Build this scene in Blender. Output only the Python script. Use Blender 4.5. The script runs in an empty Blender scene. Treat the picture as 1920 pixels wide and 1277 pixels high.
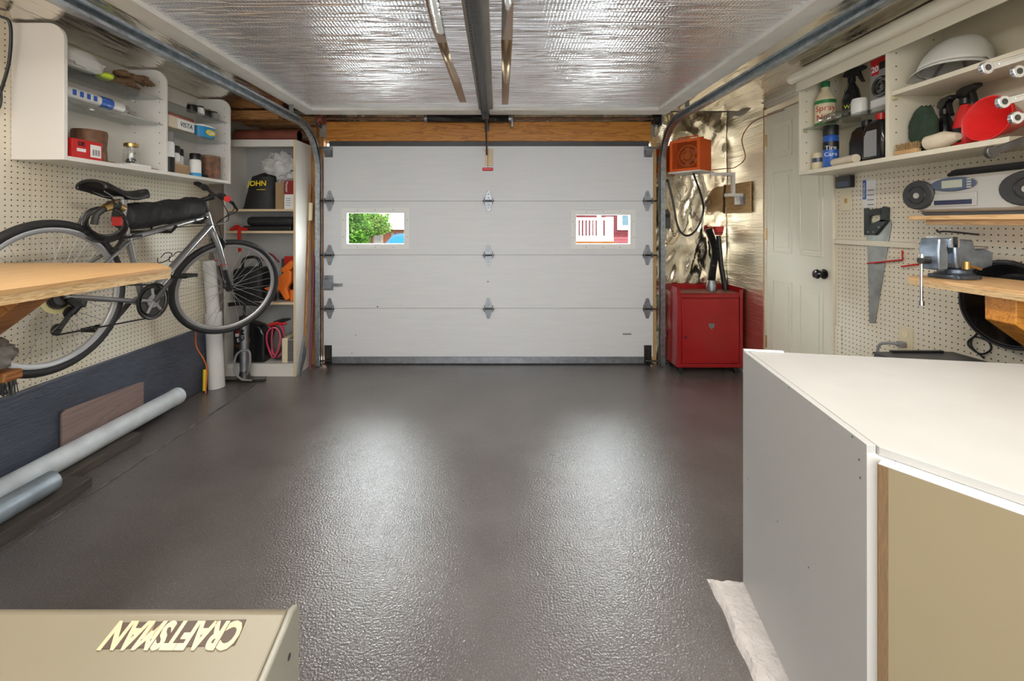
import bpy, bmesh, math, random
from mathutils import Vector, Matrix, noise
random.seed(7)
SC = bpy.context.scene
COL = SC.collection
# ---------------------------------------------------------------- camera
F, CX, CY, CH = 808.0, 932.0, 418.0, 1.23          # focal length (px), vanishing point (px), eye height (m)
cam_d = bpy.data.cameras.new('camera'); cam = bpy.data.objects.new('camera', cam_d); COL.objects.link(cam)
cam.location = (0, 0, CH); cam.rotation_euler = (math.pi/2, 0, 0)
cam_d.sensor_width = 36; cam_d.lens = F/1920*36
cam_d.shift_x = (960-CX)/1920; cam_d.shift_y = -(638.5-CY)/1920
cam_d.clip_start = .02; cam_d.clip_end = 300
SC.camera = cam
# ---------------------------------------------------------------- light
SC.view_settings.view_transform = 'Standard'; SC.view_settings.look = 'None'
SC.view_settings.gamma = 1; SC.view_settings.use_curve_mapping = False
SC.view_settings.exposure = 0.56
w = bpy.data.worlds.new('world'); SC.world = w; w.use_nodes = True
nt = w.node_tree; bg = nt.nodes['Background']
bg.inputs[0].default_value = (.93, .965, 1, 1); bg.inputs[1].default_value = 30.0      # bright hazy daytime sky
def light(name, kind, loc, rot, energy, color, **k):
    d = bpy.data.lights.new(name, kind); d.energy = energy; d.color = color
    for a, b in k.items(): setattr(d, a, b)
    o = bpy.data.objects.new(name, d); COL.objects.link(o); o.location = loc; o.rotation_euler = rot
    return o
light('sun', 'SUN', (0, -4, 12), (math.radians(42), 0, math.radians(-20)), 12.0, (1, .96, .9), angle=.01)
# fill lamps of the added ceiling fixtures built below, out of view
FILL_TUBES = [(-.9, .88), (.8, .88), (-.9, -.9), (.8, -.9)]
for (tx, ty) in FILL_TUBES:
    light('fill_tube_lamp', 'AREA', (tx, ty, 2.035), (0, 0, 0), 13 if ty > 0 else 16, (1, .95, .87), shape='RECTANGLE', size=.16, size_y=1.1)

# ---------------------------------------------------------------- helpers
def at(px, py, Y): return Vector(((px-CX)*Y/F, Y, CH+(CY-py)*Y/F))
def onX(px, py, X): return at(px, py, X*F/(px-CX))
def onZ(px, py, z): return at(px, py, (CH-z)*F/(py-CY))

class MB:
    def __init__(s, M=None): s.v = []; s.f = []; s.M = M or Matrix()
    def add(s, vs, fs):
        o = len(s.v); s.v += [s.M @ Vector(p) for p in vs]; s.f += [[i+o for i in f] for f in fs]; return s
    def box(s, x0, x1, y0, y1, z0, z1):
        vs = [(x, y, z) for z in (z0, z1) for y in (y0, y1) for x in (x0, x1)]
        return s.add(vs, [(0,2,3,1),(4,5,7,6),(0,1,5,4),(2,6,7,3),(0,4,6,2),(1,3,7,5)])
    def prism(s, pts, axis, a0, a1):
        n = len(pts)
        def P(p, a): return {'x': (a, p[0], p[1]), 'y': (p[0], a, p[1]), 'z': (p[0], p[1], a)}[axis]
        vs = [P(p, a0) for p in pts]+[P(p, a1) for p in pts]
        return s.add(vs, [list(range(n))[::-1], list(range(n, 2*n))]+[(i, (i+1) % n, n+(i+1) % n, n+i) for i in range(n)])
    def cyl(s, a, b, r, r2=None, n=16, caps=True):
        return s.tube([a, b], [r, r if r2 is None else r2], n, caps=caps)
    def tube(s, pts, r, n=8, closed=False, caps=True):
        pts = [Vector(p) for p in pts]; m = len(pts)
        rs = r if isinstance(r, (list, tuple)) else [r]*m
        vs = []; u = None
        for i in range(m):
            if closed: t = pts[(i+1) % m]-pts[i-1]
            else: t = pts[min(i+1, m-1)]-pts[max(i-1, 0)]
            if t.length < 1e-9: t = Vector((0, 0, 1))
            t.normalize()
            if u is None:
                u = t.cross(Vector((0, 0, 1)) if abs(t.z) < .9 else Vector((1, 0, 0)))
            u = (u-t*u.dot(t)).normalized(); w_ = t.cross(u)
            for k in range(n):
                a = 2*math.pi*k/n; vs.append(pts[i]+(u*math.cos(a)+w_*math.sin(a))*rs[i])
        fs = []
        for i in range(m if closed else m-1):
            j = (i+1) % m
            for k in range(n): fs.append((i*n+k, i*n+(k+1) % n, j*n+(k+1) % n, j*n+k))
        if caps and not closed: fs += [list(range(n))[::-1], list(range((m-1)*n, m*n))]
        return s.add(vs, fs)
    def lathe(s, prof, c=(0, 0, 0), n=20, cap=True):
        c = Vector(c); vs = []; m = len(prof)
        for (r, z) in prof:
            for k in range(n):
                a = 2*math.pi*k/n; vs.append(c+Vector((r*math.cos(a), r*math.sin(a), z)))
        fs = [(i*n+k, i*n+(k+1) % n, (i+1)*n+(k+1) % n, (i+1)*n+k) for i in range(m-1) for k in range(n)]
        if cap: fs += [list(range(n))[::-1], list(range((m-1)*n, m*n))]
        return s.add(vs, fs)
    def ring(s, c, R, r, axis, n=40, k=8, a0=0, a1=2*math.pi):
        ax = Vector(axis).normalized(); u = ax.cross(Vector((0, 0, 1)) if abs(ax.z) < .9 else Vector((1, 0, 0))).normalized(); w_ = ax.cross(u); c = Vector(c)
        full = abs(a1-a0-2*math.pi) < 1e-6
        pts = [c+(u*math.cos(a0+(a1-a0)*i/(n if full else n-1))+w_*math.sin(a0+(a1-a0)*i/(n if full else n-1)))*R for i in range(n)]
        return s.tube(pts, r, k, closed=full)
    def blob(s, c, rad, amp=.15, fr=3, seed=0, nu=24, nv=14, flat=None):
        c = Vector(c); vs = []; fs = []
        for j in range(nv+1):
            th = math.pi*j/nv
            for i in range(nu):
                ph = 2*math.pi*i/nu
                d = Vector((math.sin(th)*math.cos(ph), math.sin(th)*math.sin(ph), math.cos(th)))
                k = 1+amp*noise.noise(d*fr+Vector((seed*7.1, seed*3.3, 0)))+amp*.5*noise.noise(d*fr*2.3+Vector((0, seed*5, 9)))
                p = Vector((d.x*rad[0], d.y*rad[1], d.z*rad[2]))*k
                if flat is not None and p.z < -flat: p.z = -flat
                vs.append(c+p)
        for j in range(nv):
            for i in range(nu): fs.append((j*nu+i, (j+1)*nu+i, (j+1)*nu+(i+1) % nu, j*nu+(i+1) % nu))
        return s.add(vs, fs)
    def grid(s, fn, nu, nv):
        vs = [fn(i/nu, j/nv) for j in range(nv+1) for i in range(nu+1)]
        return s.add(vs, [(j*(nu+1)+i, j*(nu+1)+i+1, (j+1)*(nu+1)+i+1, (j+1)*(nu+1)+i) for j in range(nv) for i in range(nu)])
    def build(s, name, m, parent=None, bev=0, ang=38, recalc=True, origin=None):
        if origin is None:
            if parent is not None: origin = WORLD.get(parent.name, Vector())
            else:
                xs = [p.x for p in s.v]; ys = [p.y for p in s.v]; zs = [p.z for p in s.v]
                origin = Vector(((min(xs)+max(xs))/2, (min(ys)+max(ys))/2, min(zs)))
        origin = Vector(origin)
        me = bpy.data.meshes.new(name); me.from_pydata([p-origin for p in s.v], [], s.f)
        if recalc:
            b = bmesh.new(); b.from_mesh(me); bmesh.ops.remove_doubles(b, verts=b.verts, dist=1e-6)
            bmesh.ops.recalc_face_normals(b, faces=b.faces); b.to_mesh(me); b.free()
        for p in me.polygons: p.use_smooth = True
        me.set_sharp_from_angle(angle=math.radians(ang)); me.update()
        me.materials.append(MATS[m] if isinstance(m, str) else m)
        o = bpy.data.objects.new(name, me); COL.objects.link(o)
        if parent is not None: o.parent = parent
        else: o.location = origin
        WORLD[o.name] = origin
        if bev:
            md = o.modifiers.new('bevel', 'BEVEL'); md.width = bev; md.segments = 2; md.limit_method = 'ANGLE'; md.angle_limit = math.radians(40)
        return o
WORLD = {}
def tag(o, label, cat, group=None, kind=None):
    o['label'] = label; o['category'] = cat
    if group: o['group'] = group
    if kind: o['kind'] = kind
    return o
def thing(name, label, cat, loc, group=None, kind=None):
    o = bpy.data.objects.new(name, None); COL.objects.link(o); o.location = loc; o.empty_display_size = .05
    WORLD[o.name] = Vector(loc); return tag(o, label, cat, group, kind)
def B(x0, x1, y0, y1, z0, z1): return MB().box(x0, x1, y0, y1, z0, z1)
def arc(cx, cy, r, a0, a1, n): return [(cx+r*math.cos(math.radians(a0+(a1-a0)*i/n)), cy+r*math.sin(math.radians(a0+(a1-a0)*i/n))) for i in range(n+1)]
def spline(pts, n=8):
    pts = [Vector(p) for p in pts]; out = []
    P = [pts[0]*2-pts[1]]+pts+[pts[-1]*2-pts[-2]]
    for i in range(1, len(P)-2):
        for k in range(n):
            t = k/n; a, b, c, d = P[i-1], P[i], P[i+1], P[i+2]
            out.append(.5*((2*b)+(c-a)*t+(2*a-5*b+4*c-d)*t*t+(3*b-a-3*c+d)*t**3))
    out.append(pts[-1]); return out
def text(s, size, M, m, parent, name='lettering', ext=.0006, cyl_r=None, shear=0, bold=0, xs=1.0):
    c = bpy.data.curves.new('t', 'FONT'); c.body = s; c.size = size; c.extrude = ext; c.align_x = 'CENTER'; c.align_y = 'CENTER'; c.shear = shear; c.offset = bold; c.resolution_u = 3
    o = bpy.data.objects.new('t', c); COL.objects.link(o); bpy.context.view_layer.update()
    me = bpy.data.meshes.new_from_object(o); bpy.data.objects.remove(o); bpy.data.curves.remove(c)
    og = WORLD.get(parent.name, Vector())
    for v in me.vertices:
        p = v.co.copy(); p.x *= xs
        if cyl_r: p = Vector((math.sin(p.x/cyl_r)*(cyl_r+p.z), p.y, math.cos(p.x/cyl_r)*(cyl_r+p.z)-cyl_r))
        v.co = (M @ p)-og
    me.name = name; me.materials.clear(); me.materials.append(MATS[m])
    q = bpy.data.objects.new(name, me); COL.objects.link(q); q.parent = parent; WORLD[q.name] = og
    return q
def facing(loc, right, up):
    """text frame: local x -> right, local y -> up, local z -> towards the reader"""
    r = Vector(right).normalized(); u = Vector(up).normalized(); n = r.cross(u)
    return Matrix.Translation(Vector(loc)) @ Matrix((r, u, n)).transposed().to_4x4()

# ---------------------------------------------------------------- materials
MATS = {}
def mat(name, col, rough=.5, metal=0, var=.0, vs=6, bump=0, bs=60, stretch=None, spec=None, trans=0, col2=None, coat=0, dirt=None, ior=None, emit=None):
    m = bpy.data.materials.new(name); m.use_nodes = True; MATS[name] = m
    n = m.node_tree.nodes; l = m.node_tree.links; p = n['Principled BSDF']
    p.inputs['Base Color'].default_value = (*col, 1); p.inputs['Roughness'].default_value = rough; p.inputs['Metallic'].default_value = metal
    if spec is not None: p.inputs['Specular IOR Level'].default_value = spec
    if ior: p.inputs['IOR'].default_value = ior
    if trans: p.inputs['Transmission Weight'].default_value = trans
    if coat: p.inputs['Coat Weight'].default_value = coat; p.inputs['Coat Roughness'].default_value = .08
    if emit: p.inputs['Emission Color'].default_value = (*emit[0], 1); p.inputs['Emission Strength'].default_value = emit[1]
    tc = n.new('ShaderNodeNewGeometry').outputs['Position']
    if stretch:
        mp = n.new('ShaderNodeMapping'); mp.inputs['Scale'].default_value = stretch; l.new(tc, mp.inputs[0]); tc = mp.outputs[0]
    if var or col2:
        nz = n.new('ShaderNodeTexNoise'); nz.inputs['Scale'].default_value = vs; nz.inputs['Detail'].default_value = 6; l.new(tc, nz.inputs[0])
        cr = n.new('ShaderNodeValToRGB'); cr.color_ramp.elements[0].position = .34; cr.color_ramp.elements[1].position = .66
        c2 = col2 or tuple(c*(1-var) for c in col)
        cr.color_ramp.elements[0].color = (*c2, 1); cr.color_ramp.elements[1].color = (*col, 1)
        l.new(nz.outputs[0], cr.inputs[0]); l.new(cr.outputs[0], p.inputs['Base Color'])
    if bump:
        nb = n.new('ShaderNodeTexNoise'); nb.inputs['Scale'].default_value = bs; nb.inputs['Detail'].default_value = 3; l.new(tc, nb.inputs[0])
        bp = n.new('ShaderNodeBump'); bp.inputs['Strength'].default_value = bump; bp.inputs['Distance'].default_value = .01
        l.new(nb.outputs[0], bp.inputs['Height']); l.new(bp.outputs[0], p.inputs['Normal'])
    return m
def N(m, kind, **k):
    n = m.node_tree.nodes.new(kind)
    for a, b in k.items(): setattr(n, a, b)
    return n
def L(m, a, b): m.node_tree.links.new(a, b)
def math_n(m, op, a, b=None, c=None):
    n = N(m, 'ShaderNodeMath', operation=op)
    for i, x in enumerate((a, b, c)):
        if x is None: continue
        if isinstance(x, (int, float)): n.inputs[i].default_value = x
        else: L(m, x, n.inputs[i])
    return n.outputs[0]
def wood(name, c1, c2, axis, rough=.5, scale=9, dist=4, coat=0):
    """grain running along axis"""
    m = mat(name, c1, rough, coat=coat); p = m.node_tree.nodes['Principled BSDF']
    g = N(m, 'ShaderNodeNewGeometry'); mp = N(m, 'ShaderNodeMapping'); s = [scale, scale, scale]; s['xyz'.index(axis)] = scale*.09
    mp.inputs['Scale'].default_value = s; L(m, g.outputs['Position'], mp.inputs[0])
    wv = N(m, 'ShaderNodeTexNoise'); wv.inputs['Scale'].default_value = 2.2; wv.inputs['Detail'].default_value = 5; wv.inputs['Distortion'].default_value = dist*.25
    L(m, mp.outputs[0], wv.inputs[0])
    f = math_n(m, 'FRACT', math_n(m, 'MULTIPLY', wv.outputs[0], 7.0)); f = math_n(m, 'PINGPONG', f, .5); f = math_n(m, 'MULTIPLY', f, 2.0)
    cr = N(m, 'ShaderNodeValToRGB'); cr.color_ramp.elements[0].color = (*c2, 1); cr.color_ramp.elements[1].color = (*c1, 1); cr.color_ramp.elements[1].position = .55
    L(m, f, cr.inputs[0]); L(m, cr.outputs[0], p.inputs['Base Color'])
    return m
def pegboard(name, col):
    m = mat(name, col, .55); p = m.node_tree.nodes['Principled BSDF']
    g = N(m, 'ShaderNodeNewGeometry'); sp = N(m, 'ShaderNodeSeparateXYZ'); L(m, g.outputs['Position'], sp.inputs[0])
    d = []
    for k in (1, 2):
        q = math_n(m, 'FRACT', math_n(m, 'MULTIPLY', sp.outputs[k], 1/.0254)); q = math_n(m, 'SUBTRACT', q, .5); d.append(math_n(m, 'MULTIPLY', q, q))
    r = math_n(m, 'SQRT', math_n(m, 'ADD', d[0], d[1]))
    mr = N(m, 'ShaderNodeMapRange'); mr.inputs[1].default_value = .105; mr.inputs[2].default_value = .145; L(m, r, mr.inputs[0])
    nz = N(m, 'ShaderNodeTexNoise'); nz.inputs['Scale'].default_value = 3.0; nz.inputs['Detail'].default_value = 5; L(m, g.outputs['Position'], nz.inputs[0])
    cr = N(m, 'ShaderNodeValToRGB'); cr.color_ramp.elements[0].position = .3; cr.color_ramp.elements[1].position = .62
    cr.color_ramp.elements[0].color = (*[c*f for c, f in zip(col, (.86, .82, .74))], 1); cr.color_ramp.elements[1].color = (*col, 1); L(m, nz.outputs[0], cr.inputs[0])
    mx = N(m, 'ShaderNodeMixRGB'); mx.inputs[1].default_value = (.03, .018, .01, 1); L(m, mr.outputs[0], mx.inputs[0]); L(m, cr.outputs[0], mx.inputs[2])
    L(m, mx.outputs[0], p.inputs['Base Color']); return m
def clear(name, tint=(.97, .99, .98), gloss=.08, rough=.03):
    m = bpy.data.materials.new(name); m.use_nodes = True; MATS[name] = m
    m.node_tree.nodes.clear(); o = N(m, 'ShaderNodeOutputMaterial'); t = N(m, 'ShaderNodeBsdfTransparent'); t.inputs[0].default_value = (*tint, 1)
    gl = N(m, 'ShaderNodeBsdfGlossy'); gl.inputs['Roughness'].default_value = rough; mx = N(m, 'ShaderNodeMixShader'); lw = N(m, 'ShaderNodeLayerWeight'); lw.inputs[0].default_value = .5
    k = math_n(m, 'MULTIPLY', math_n(m, 'POWER', lw.outputs['Facing'], 4.0), .55)
    L(m, math_n(m, 'ADD', k, gloss), mx.inputs[0]); L(m, t.outputs[0], mx.inputs[1]); L(m, gl.outputs[0], mx.inputs[2]); L(m, mx.outputs[0], o.inputs[0]); return m

clear('window_glass', gloss=.03); clear('shelf_glass', (.93, .96, .95), .12); clear('clear_plastic', (.88, .88, .86), .25, .2); clear('jar_glass', (.95, .97, .96), .12)
wood('header_wood', (.58, .24, .035), (.36, .12, .015), 'x', .4); wood('stud_wood', (.42, .20, .06), (.25, .10, .03), 'z', .6)
wood('brown_wood_y', (.40, .16, .04), (.22, .08, .02), 'y', .5); wood('plate_wood', (.40, .19, .06), (.2, .09, .03), 'x', .6)
wood('bench_ply', (.42, .25, .105), (.34, .19, .075), 'y', .4, 10); wood('bench_edge', (.60, .42, .22), (.36, .22, .09), 'y', .5, 40)
wood('pine', (.66, .42, .20), (.5, .28, .11), 'y', .5, 14); wood('osb', (.52, .34, .15), (.36, .2, .07), 'y', .6, 20); wood('reddish_board', (.24, .17, .15), (.19, .125, .11), 'y', .55, 7)
wood('lath', (.075, .06, .05), (.05, .04, .034), 'y', .7, 12)
mat('birch_edge', (.72, .56, .36), .5, var=.1, stretch=(3, 60, 60))
pegboard('pegboard_cream', (.78, .72, .59)); pegboard('pegboard_pale', (.78, .75, .67))
mat('white_paint', (.73, .74, .755), .42, var=.04, vs=3, bump=.25, bs=30, stretch=(1, 9, 12))
mat('white_trim', (.72, .69, .63), .5, var=.12, vs=9); mat('melamine', (.76, .73, .68), .4, var=.03, vs=3); mat('cream_melamine', (.78, .72, .58), .45, var=.05, vs=5)
mat('dimmed_white', (.46, .455, .44), .42, var=.03, vs=4); mat('top_white', (.48, .47, .45), .5, var=.06, vs=7)  # one white cabinet; the grey of its shaded side is put into the colour
mat('door_cream', (.78, .75, .63), .4, var=.03); mat('tan_gloss', (.32, .26, .16), .3, var=.04, vs=2); mat('brown_edge', (.24, .15, .075), .5, var=.3, vs=40, stretch=(20, 20, 1))
mat('slate_paint', (.070, .080, .110), .42, var=.25, vs=9, bump=.35, bs=18, stretch=(1, 1, 5)); mat('wall_grey', (.36, .32, .27), .7, var=.2)
mat('galv', (.38, .40, .43), .48, 1, var=.25, vs=25); mat('track_metal', (.50, .55, .58), .38, 1, var=.35, vs=30); mat('chrome', (.75, .76, .78), .15, 1); mat('dark_steel', (.10, .095, .09), .42, .9, var=.3, vs=30)
mat('rusty', (.12, .08, .06), .6, .5, col2=(.28, .13, .07), vs=30); mat('rust_red', (.30, .09, .06), .5, .2, var=.3)
mat('black', (.012, .012, .013), .4); mat('black_gloss', (.012, .012, .013), .14); mat('black_cloth', (.016, .016, .018), .62, bump=.5, bs=25); mat('black_rubber', (.02, .02, .021), .6, var=.2, vs=50)
mat('frame_silver', (.36, .36, .36), .28, .85); mat('rim_silver', (.5, .5, .51), .4, .8); mat('spoke', (.34, .34, .34), .5, .3)
mat('red_paint', (.36, .007, .010), .3, var=.12, vs=5, coat=.25); mat('red', (.55, .015, .015), .35); mat('red_plastic', (.75, .03, .03), .28); mat('dark_red', (.25, .015, .015), .5)
mat('orange_paint', (.72, .11, .012), .38); mat('orange', (.80, .17, .015), .4); mat('yellow', (.80, .60, .02), .45); mat('hivis', (.55, .70, .04), .5)
mat('leather', (.20, .11, .05), .75, var=.4, vs=30, bump=.3); mat('white', (.80, .80, .78), .45); mat('white_plastic', (.72, .71, .67), .4, var=.04); mat('white_bag', (.62, .61, .59), .35, bump=.6, bs=20)
mat('paper', (.70, .60, .46), .75, var=.1, vs=14, bump=.2); mat('cardboard', (.40, .26, .14), .8, var=.15); mat('blue', (.02, .10, .42), .35); mat('light_blue', (.03, .30, .62), .4); mat('green', (.02, .22, .06), .45)
mat('green_cloth', (.035, .065, .04), .9, var=.35, vs=30, bump=.5); mat('cream', (.78, .68, .45), .45); mat('label_white', (.78, .78, .77), .5); mat('grey', (.26, .26, .26), .5); mat('dark_grey', (.06, .06, .065), .45, var=.2)
mat('beige_metal', (.215, .185, .125), .4, var=.07, vs=4); mat('beige_end', (.30, .29, .24), .42, var=.1); mat('logo_dark', (.07, .045, .03), .5); mat('logo_cream', (.66, .58, .42), .5, col2=(.58, .44, .27), vs=6); mat('rust_mark', (.30, .10, .04), .6)
mat('pipe_grey', (.62, .66, .69), .45, var=.22, vs=9); mat('pipe_blue', (.40, .47, .53), .35, .5, var=.3, vs=12); mat('pvc', (.74, .73, .71), .4, var=.05); mat('felt', (.70, .64, .60), .95, var=.14, vs=25, bump=.8, bs=70)
mat('boombox', (.42, .39, .35), .35, .35); mat('speaker_grille', (.045, .044, .043), .5, .3); mat('lcd', (.38, .39, .31), .2); mat('smoke_blue', (.07, .09, .14), .12); mat('navy', (.012, .015, .05), .15)
mat('steel_vise', (.30, .36, .44), .28, .8, var=.35, vs=30); mat('vise_dark', (.09, .11, .14), .35, .7); mat('brass', (.55, .36, .14), .35, 1); mat('saw_steel', (.42, .42, .40), .32, 1, var=.35, vs=14); mat('saw_handle', (.05, .06, .06), .5, var=.4, vs=15)
mat('almond', (.72, .64, .45), .4); mat('tan_cable', (.62, .46, .25), .5); mat('pink_cable', (.60, .05, .10), .4); mat('purple', (.20, .04, .09), .45); mat('bristle', (.42, .27, .12), .9, var=.4, vs=90); mat('fuzz', (.34, .31, .28), 1, var=.4, vs=40)
mat('silicone', (.55, .50, .25), .4); mat('fill_tube_glow', (1, 1, 1), .4, emit=((1, .95, .87), 6))
mat('joint_dust', (.16, .145, .135), .8, col2=(.055, .05, .047), vs=14)
mat('fill_pane', (.8, .8, .8), .4, emit=((.9, .95, 1), 2.7))  # glows by itself: added fill standing for daylight from behind
mat('mesh_shadow', (.10, .03, .015), .5, .3)  # dark brown standing for the shade behind the heater grille
# outdoors
mat('leaf', (0.0186, 0.0434, 0.0062), spec=0, rough= .7, col2=(.004, .013, .0025), vs=5); mat('leaf_bright', (0.0341, 0.0570, 0.0099), spec=0, rough= .7, col2=(.012, .030, .005), vs=5); mat('bark', (0.0310, 0.0186, 0.0124), spec=0, rough= .9, var=.4); mat('siding_white', (0.1364, 0.1364, 0.1364), spec=0, rough= .6); mat('siding_grey', (0.0279, 0.0254, 0.0248), spec=0, rough= .6); mat('siding_red', (0.0186, 0.0043, 0.0050), spec=0, rough= .6)
mat('siding_pink', (0.0372, 0.0112, 0.0124), spec=0, rough= .6); mat('deck_orange', (0.0310, 0.0105, 0.0025), spec=0, rough= .5, var=.2); mat('car_blue', (0.0074, 0.0174, 0.0620), spec=0, rough= .35); mat('car_glass', (0.0050, 0.0248, 0.0434), spec=0, rough= .5); mat('ground', (.5, .5, .48), spec=0, rough= .9, var=.3, vs=2); mat('brick_red', (0.0248, 0.0099, 0.0056), spec=0, rough= .8); mat('house_glass', (0.0136, 0.0236, 0.0298), spec=0, rough= .6); mat('plank_tan', (0.0310, 0.0248, 0.0186), spec=0, rough= .7)
# floor coating: dark epoxy with orange-peel texture
m = mat('floor_epoxy', (.12, .10, .095), .15, ior=1.9); p = m.node_tree.nodes['Principled BSDF']
g = N(m, 'ShaderNodeNewGeometry'); n1 = N(m, 'ShaderNodeTexNoise'); n1.inputs['Scale'].default_value = 2.6; n1.inputs['Detail'].default_value = 3; L(m, g.outputs['Position'], n1.inputs[0])
cr = N(m, 'ShaderNodeValToRGB'); e = cr.color_ramp.elements; e[0].position = .25; e[1].position = .75; e[0].color = (.098, .085, .081, 1); e[1].color = (.140, .124, .118, 1); L(m, n1.outputs[0], cr.inputs[0])
n3 = N(m, 'ShaderNodeTexNoise'); n3.inputs['Scale'].default_value = 260; n3.inputs['Detail'].default_value = 2; L(m, g.outputs['Position'], n3.inputs[0])
c3 = N(m, 'ShaderNodeValToRGB'); c3.color_ramp.elements[0].position = .60; c3.color_ramp.elements[1].position = .72; L(m, n3.outputs[0], c3.inputs[0])
mx = N(m, 'ShaderNodeMixRGB'); mx.inputs[2].default_value = (.30, .28, .27, 1); L(m, math_n(m, 'MULTIPLY', c3.outputs[0], .8), mx.inputs[0]); L(m, cr.outputs[0], mx.inputs[1]); L(m, mx.outputs[0], p.inputs['Base Color'])
n2 = N(m, 'ShaderNodeTexNoise'); n2.inputs['Scale'].default_value = 140; n2.inputs['Detail'].default_value = 3; L(m, g.outputs['Position'], n2.inputs[0])
bp = N(m, 'ShaderNodeBump'); bp.inputs['Strength'].default_value = .37; bp.inputs['Distance'].default_value = .006; L(m, n2.outputs[0], bp.inputs['Height']); L(m, bp.outputs[0], p.inputs['Normal'])
mr = N(m, 'ShaderNodeMapRange'); mr.inputs[3].default_value = .15; mr.inputs[4].default_value = .22; L(m, n1.outputs[0], mr.inputs[0]); L(m, mr.outputs[0], p.inputs['Roughness'])
# bubble foil: rows of small cells and long horizontal creases
def foil(name, col, rough, cell, bub, crease, stretch, metal=1, lines=0):
    m = mat(name, col, rough, metal); p = m.node_tree.nodes['Principled BSDF']; g = N(m, 'ShaderNodeNewGeometry')
    h = None
    if cell:
        mp = N(m, 'ShaderNodeMapping'); mp.inputs['Scale'].default_value = (1/cell,)*3; L(m, g.outputs['Position'], mp.inputs[0])
        v = N(m, 'ShaderNodeTexVoronoi'); v.inputs['Randomness'].default_value = .12; v.inputs['Scale'].default_value = 1; L(m, mp.outputs[0], v.inputs[0])
        h = math_n(m, 'MULTIPLY', v.outputs[0], -bub)
    mp2 = N(m, 'ShaderNodeMapping'); mp2.inputs['Scale'].default_value = stretch; L(m, g.outputs['Position'], mp2.inputs[0])
    nz = N(m, 'ShaderNodeTexNoise'); nz.inputs['Scale'].default_value = 1; nz.inputs['Detail'].default_value = 4; nz.inputs['Distortion'].default_value = .4; L(m, mp2.outputs[0], nz.inputs[0])
    h2 = math_n(m, 'MULTIPLY', nz.outputs[0], crease)
    hh = math_n(m, 'ADD', h, h2) if h is not None else h2
    if lines:
        mp3 = N(m, 'ShaderNodeMapping'); mp3.inputs['Scale'].default_value = (1.1, 24, 10); L(m, g.outputs['Position'], mp3.inputs[0])
        nl = N(m, 'ShaderNodeTexNoise'); nl.inputs['Scale'].default_value = 1; nl.inputs['Detail'].default_value = 2; L(m, mp3.outputs[0], nl.inputs[0])
        rd_ = math_n(m, 'POWER', math_n(m, 'SUBTRACT', 1.0, math_n(m, 'ABSOLUTE', math_n(m, 'SUBTRACT', math_n(m, 'MULTIPLY', nl.outputs[0], 2.0), 1.0))), 22.0)
        hh = math_n(m, 'ADD', hh, math_n(m, 'MULTIPLY', rd_, lines))
    bp = N(m, 'ShaderNodeBump'); bp.inputs['Strength'].default_value = 1; bp.inputs['Distance'].default_value = .01; L(m, hh, bp.inputs['Height']); L(m, bp.outputs[0], p.inputs['Normal'])
    return m
foil('bubble_foil', (.93, .94, .98), .20, .016, .26, .42, (2.5, 60, 20), .84, .7); foil('bubble_foil_wall', (.88, .82, .70), .3, .012, .25, .5, (20, 3, 38))
foil('smooth_foil', (.82, .78, .70), .16, 0, 0, 2.2, (9, 1.6, 5)); foil('crinkle_foil', (.90, .82, .66), .15, 0, 0, .9, (7, 7, 7)); foil('foil_tape', (.86, .84, .80), .2, 0, 0, .3, (20, 20, 20)); foil('foil_tape_reflection', (.46, .34, .22), .3, 0, 0, .3, (20, 20, 20))  # brown tape copy has the tape's brownish reflection put into its colour

# ---------------------------------------------------------------- room shell
XL, XR, YF, YB, ZC = -2.19, 2.03, 3.80, -2.0, 2.14
def struct(o, label, cat): return tag(o, label, cat, kind='structure')
fl = B(-1.84, XR, YB, YF+.05, -.12, 0).build('floor', 'floor_epoxy'); struct(fl, 'dark glossy brown-grey epoxy floor of the garage', 'floor')
f2 = B(XL-.05, -1.849, YB, YF+.05, -.12, -.003).build('floor_strip', 'floor_epoxy', fl)
B(-1.85, -1.83, YB, YF, -.12, -.011).build('floor_joint', 'dark_grey', fl); B(-1.846, -1.836, YB, 3.4, -.011, .0025).build('joint_lip', 'joint_dust', fl)
# ceiling
ce = B(XL-.1, XR+.1, YB, 3.5, ZC, ZC+.2).build('ceiling', 'smooth_foil'); struct(ce, 'reflective foil ceiling of the garage', 'ceiling')
B(XL-.1, XR+.1, 3.5, YF+.1, ZC+.09, ZC+.2).build('ceiling_recess', 'smooth_foil', ce)
B(-1.50, 1.32, YB+.2, 3.44, ZC-.008, ZC-.001).build('insulation_sheet', 'bubble_foil', ce)
def strip_on_ceiling(pts, m):
    g_ = MB(); vs = []; z = ZC-.0095
    for (xa, xb, py) in pts:
        Y = (z-CH)*F/(CY-py); vs += [((xa-CX)*Y/F, Y, z), ((xb-CX)*Y/F, Y, z)]
    g_.add(vs, [(2*i, 2*i+1, 2*i+3, 2*i+2) for i in range(len(pts)-1)]); o = g_.build('foil_tape', m, ce); sd = o.modifiers.new('solid', 'SOLIDIFY'); sd.thickness = .0008
strip_on_ceiling([(780, 806, -60), (797, 823, 0), (812, 834, 60), (820, 838, 80)], 'foil_tape'); strip_on_ceiling([(820, 838, 80), (834, 848, 118), (846, 862, 150), (862, 875, 192)], 'foil_tape_reflection')
strip_on_ceiling([(941, 966, -60), (941, 963, 0), (940, 961, 75)], 'foil_tape'); strip_on_ceiling([(940, 961, 75), (941, 956, 150), (941, 953, 196)], 'foil_tape_reflection')
def trim(i, mb, m, lab): return struct(mb.build('trim_%d' % i, m, bev=.002), lab, 'trim')
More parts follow.
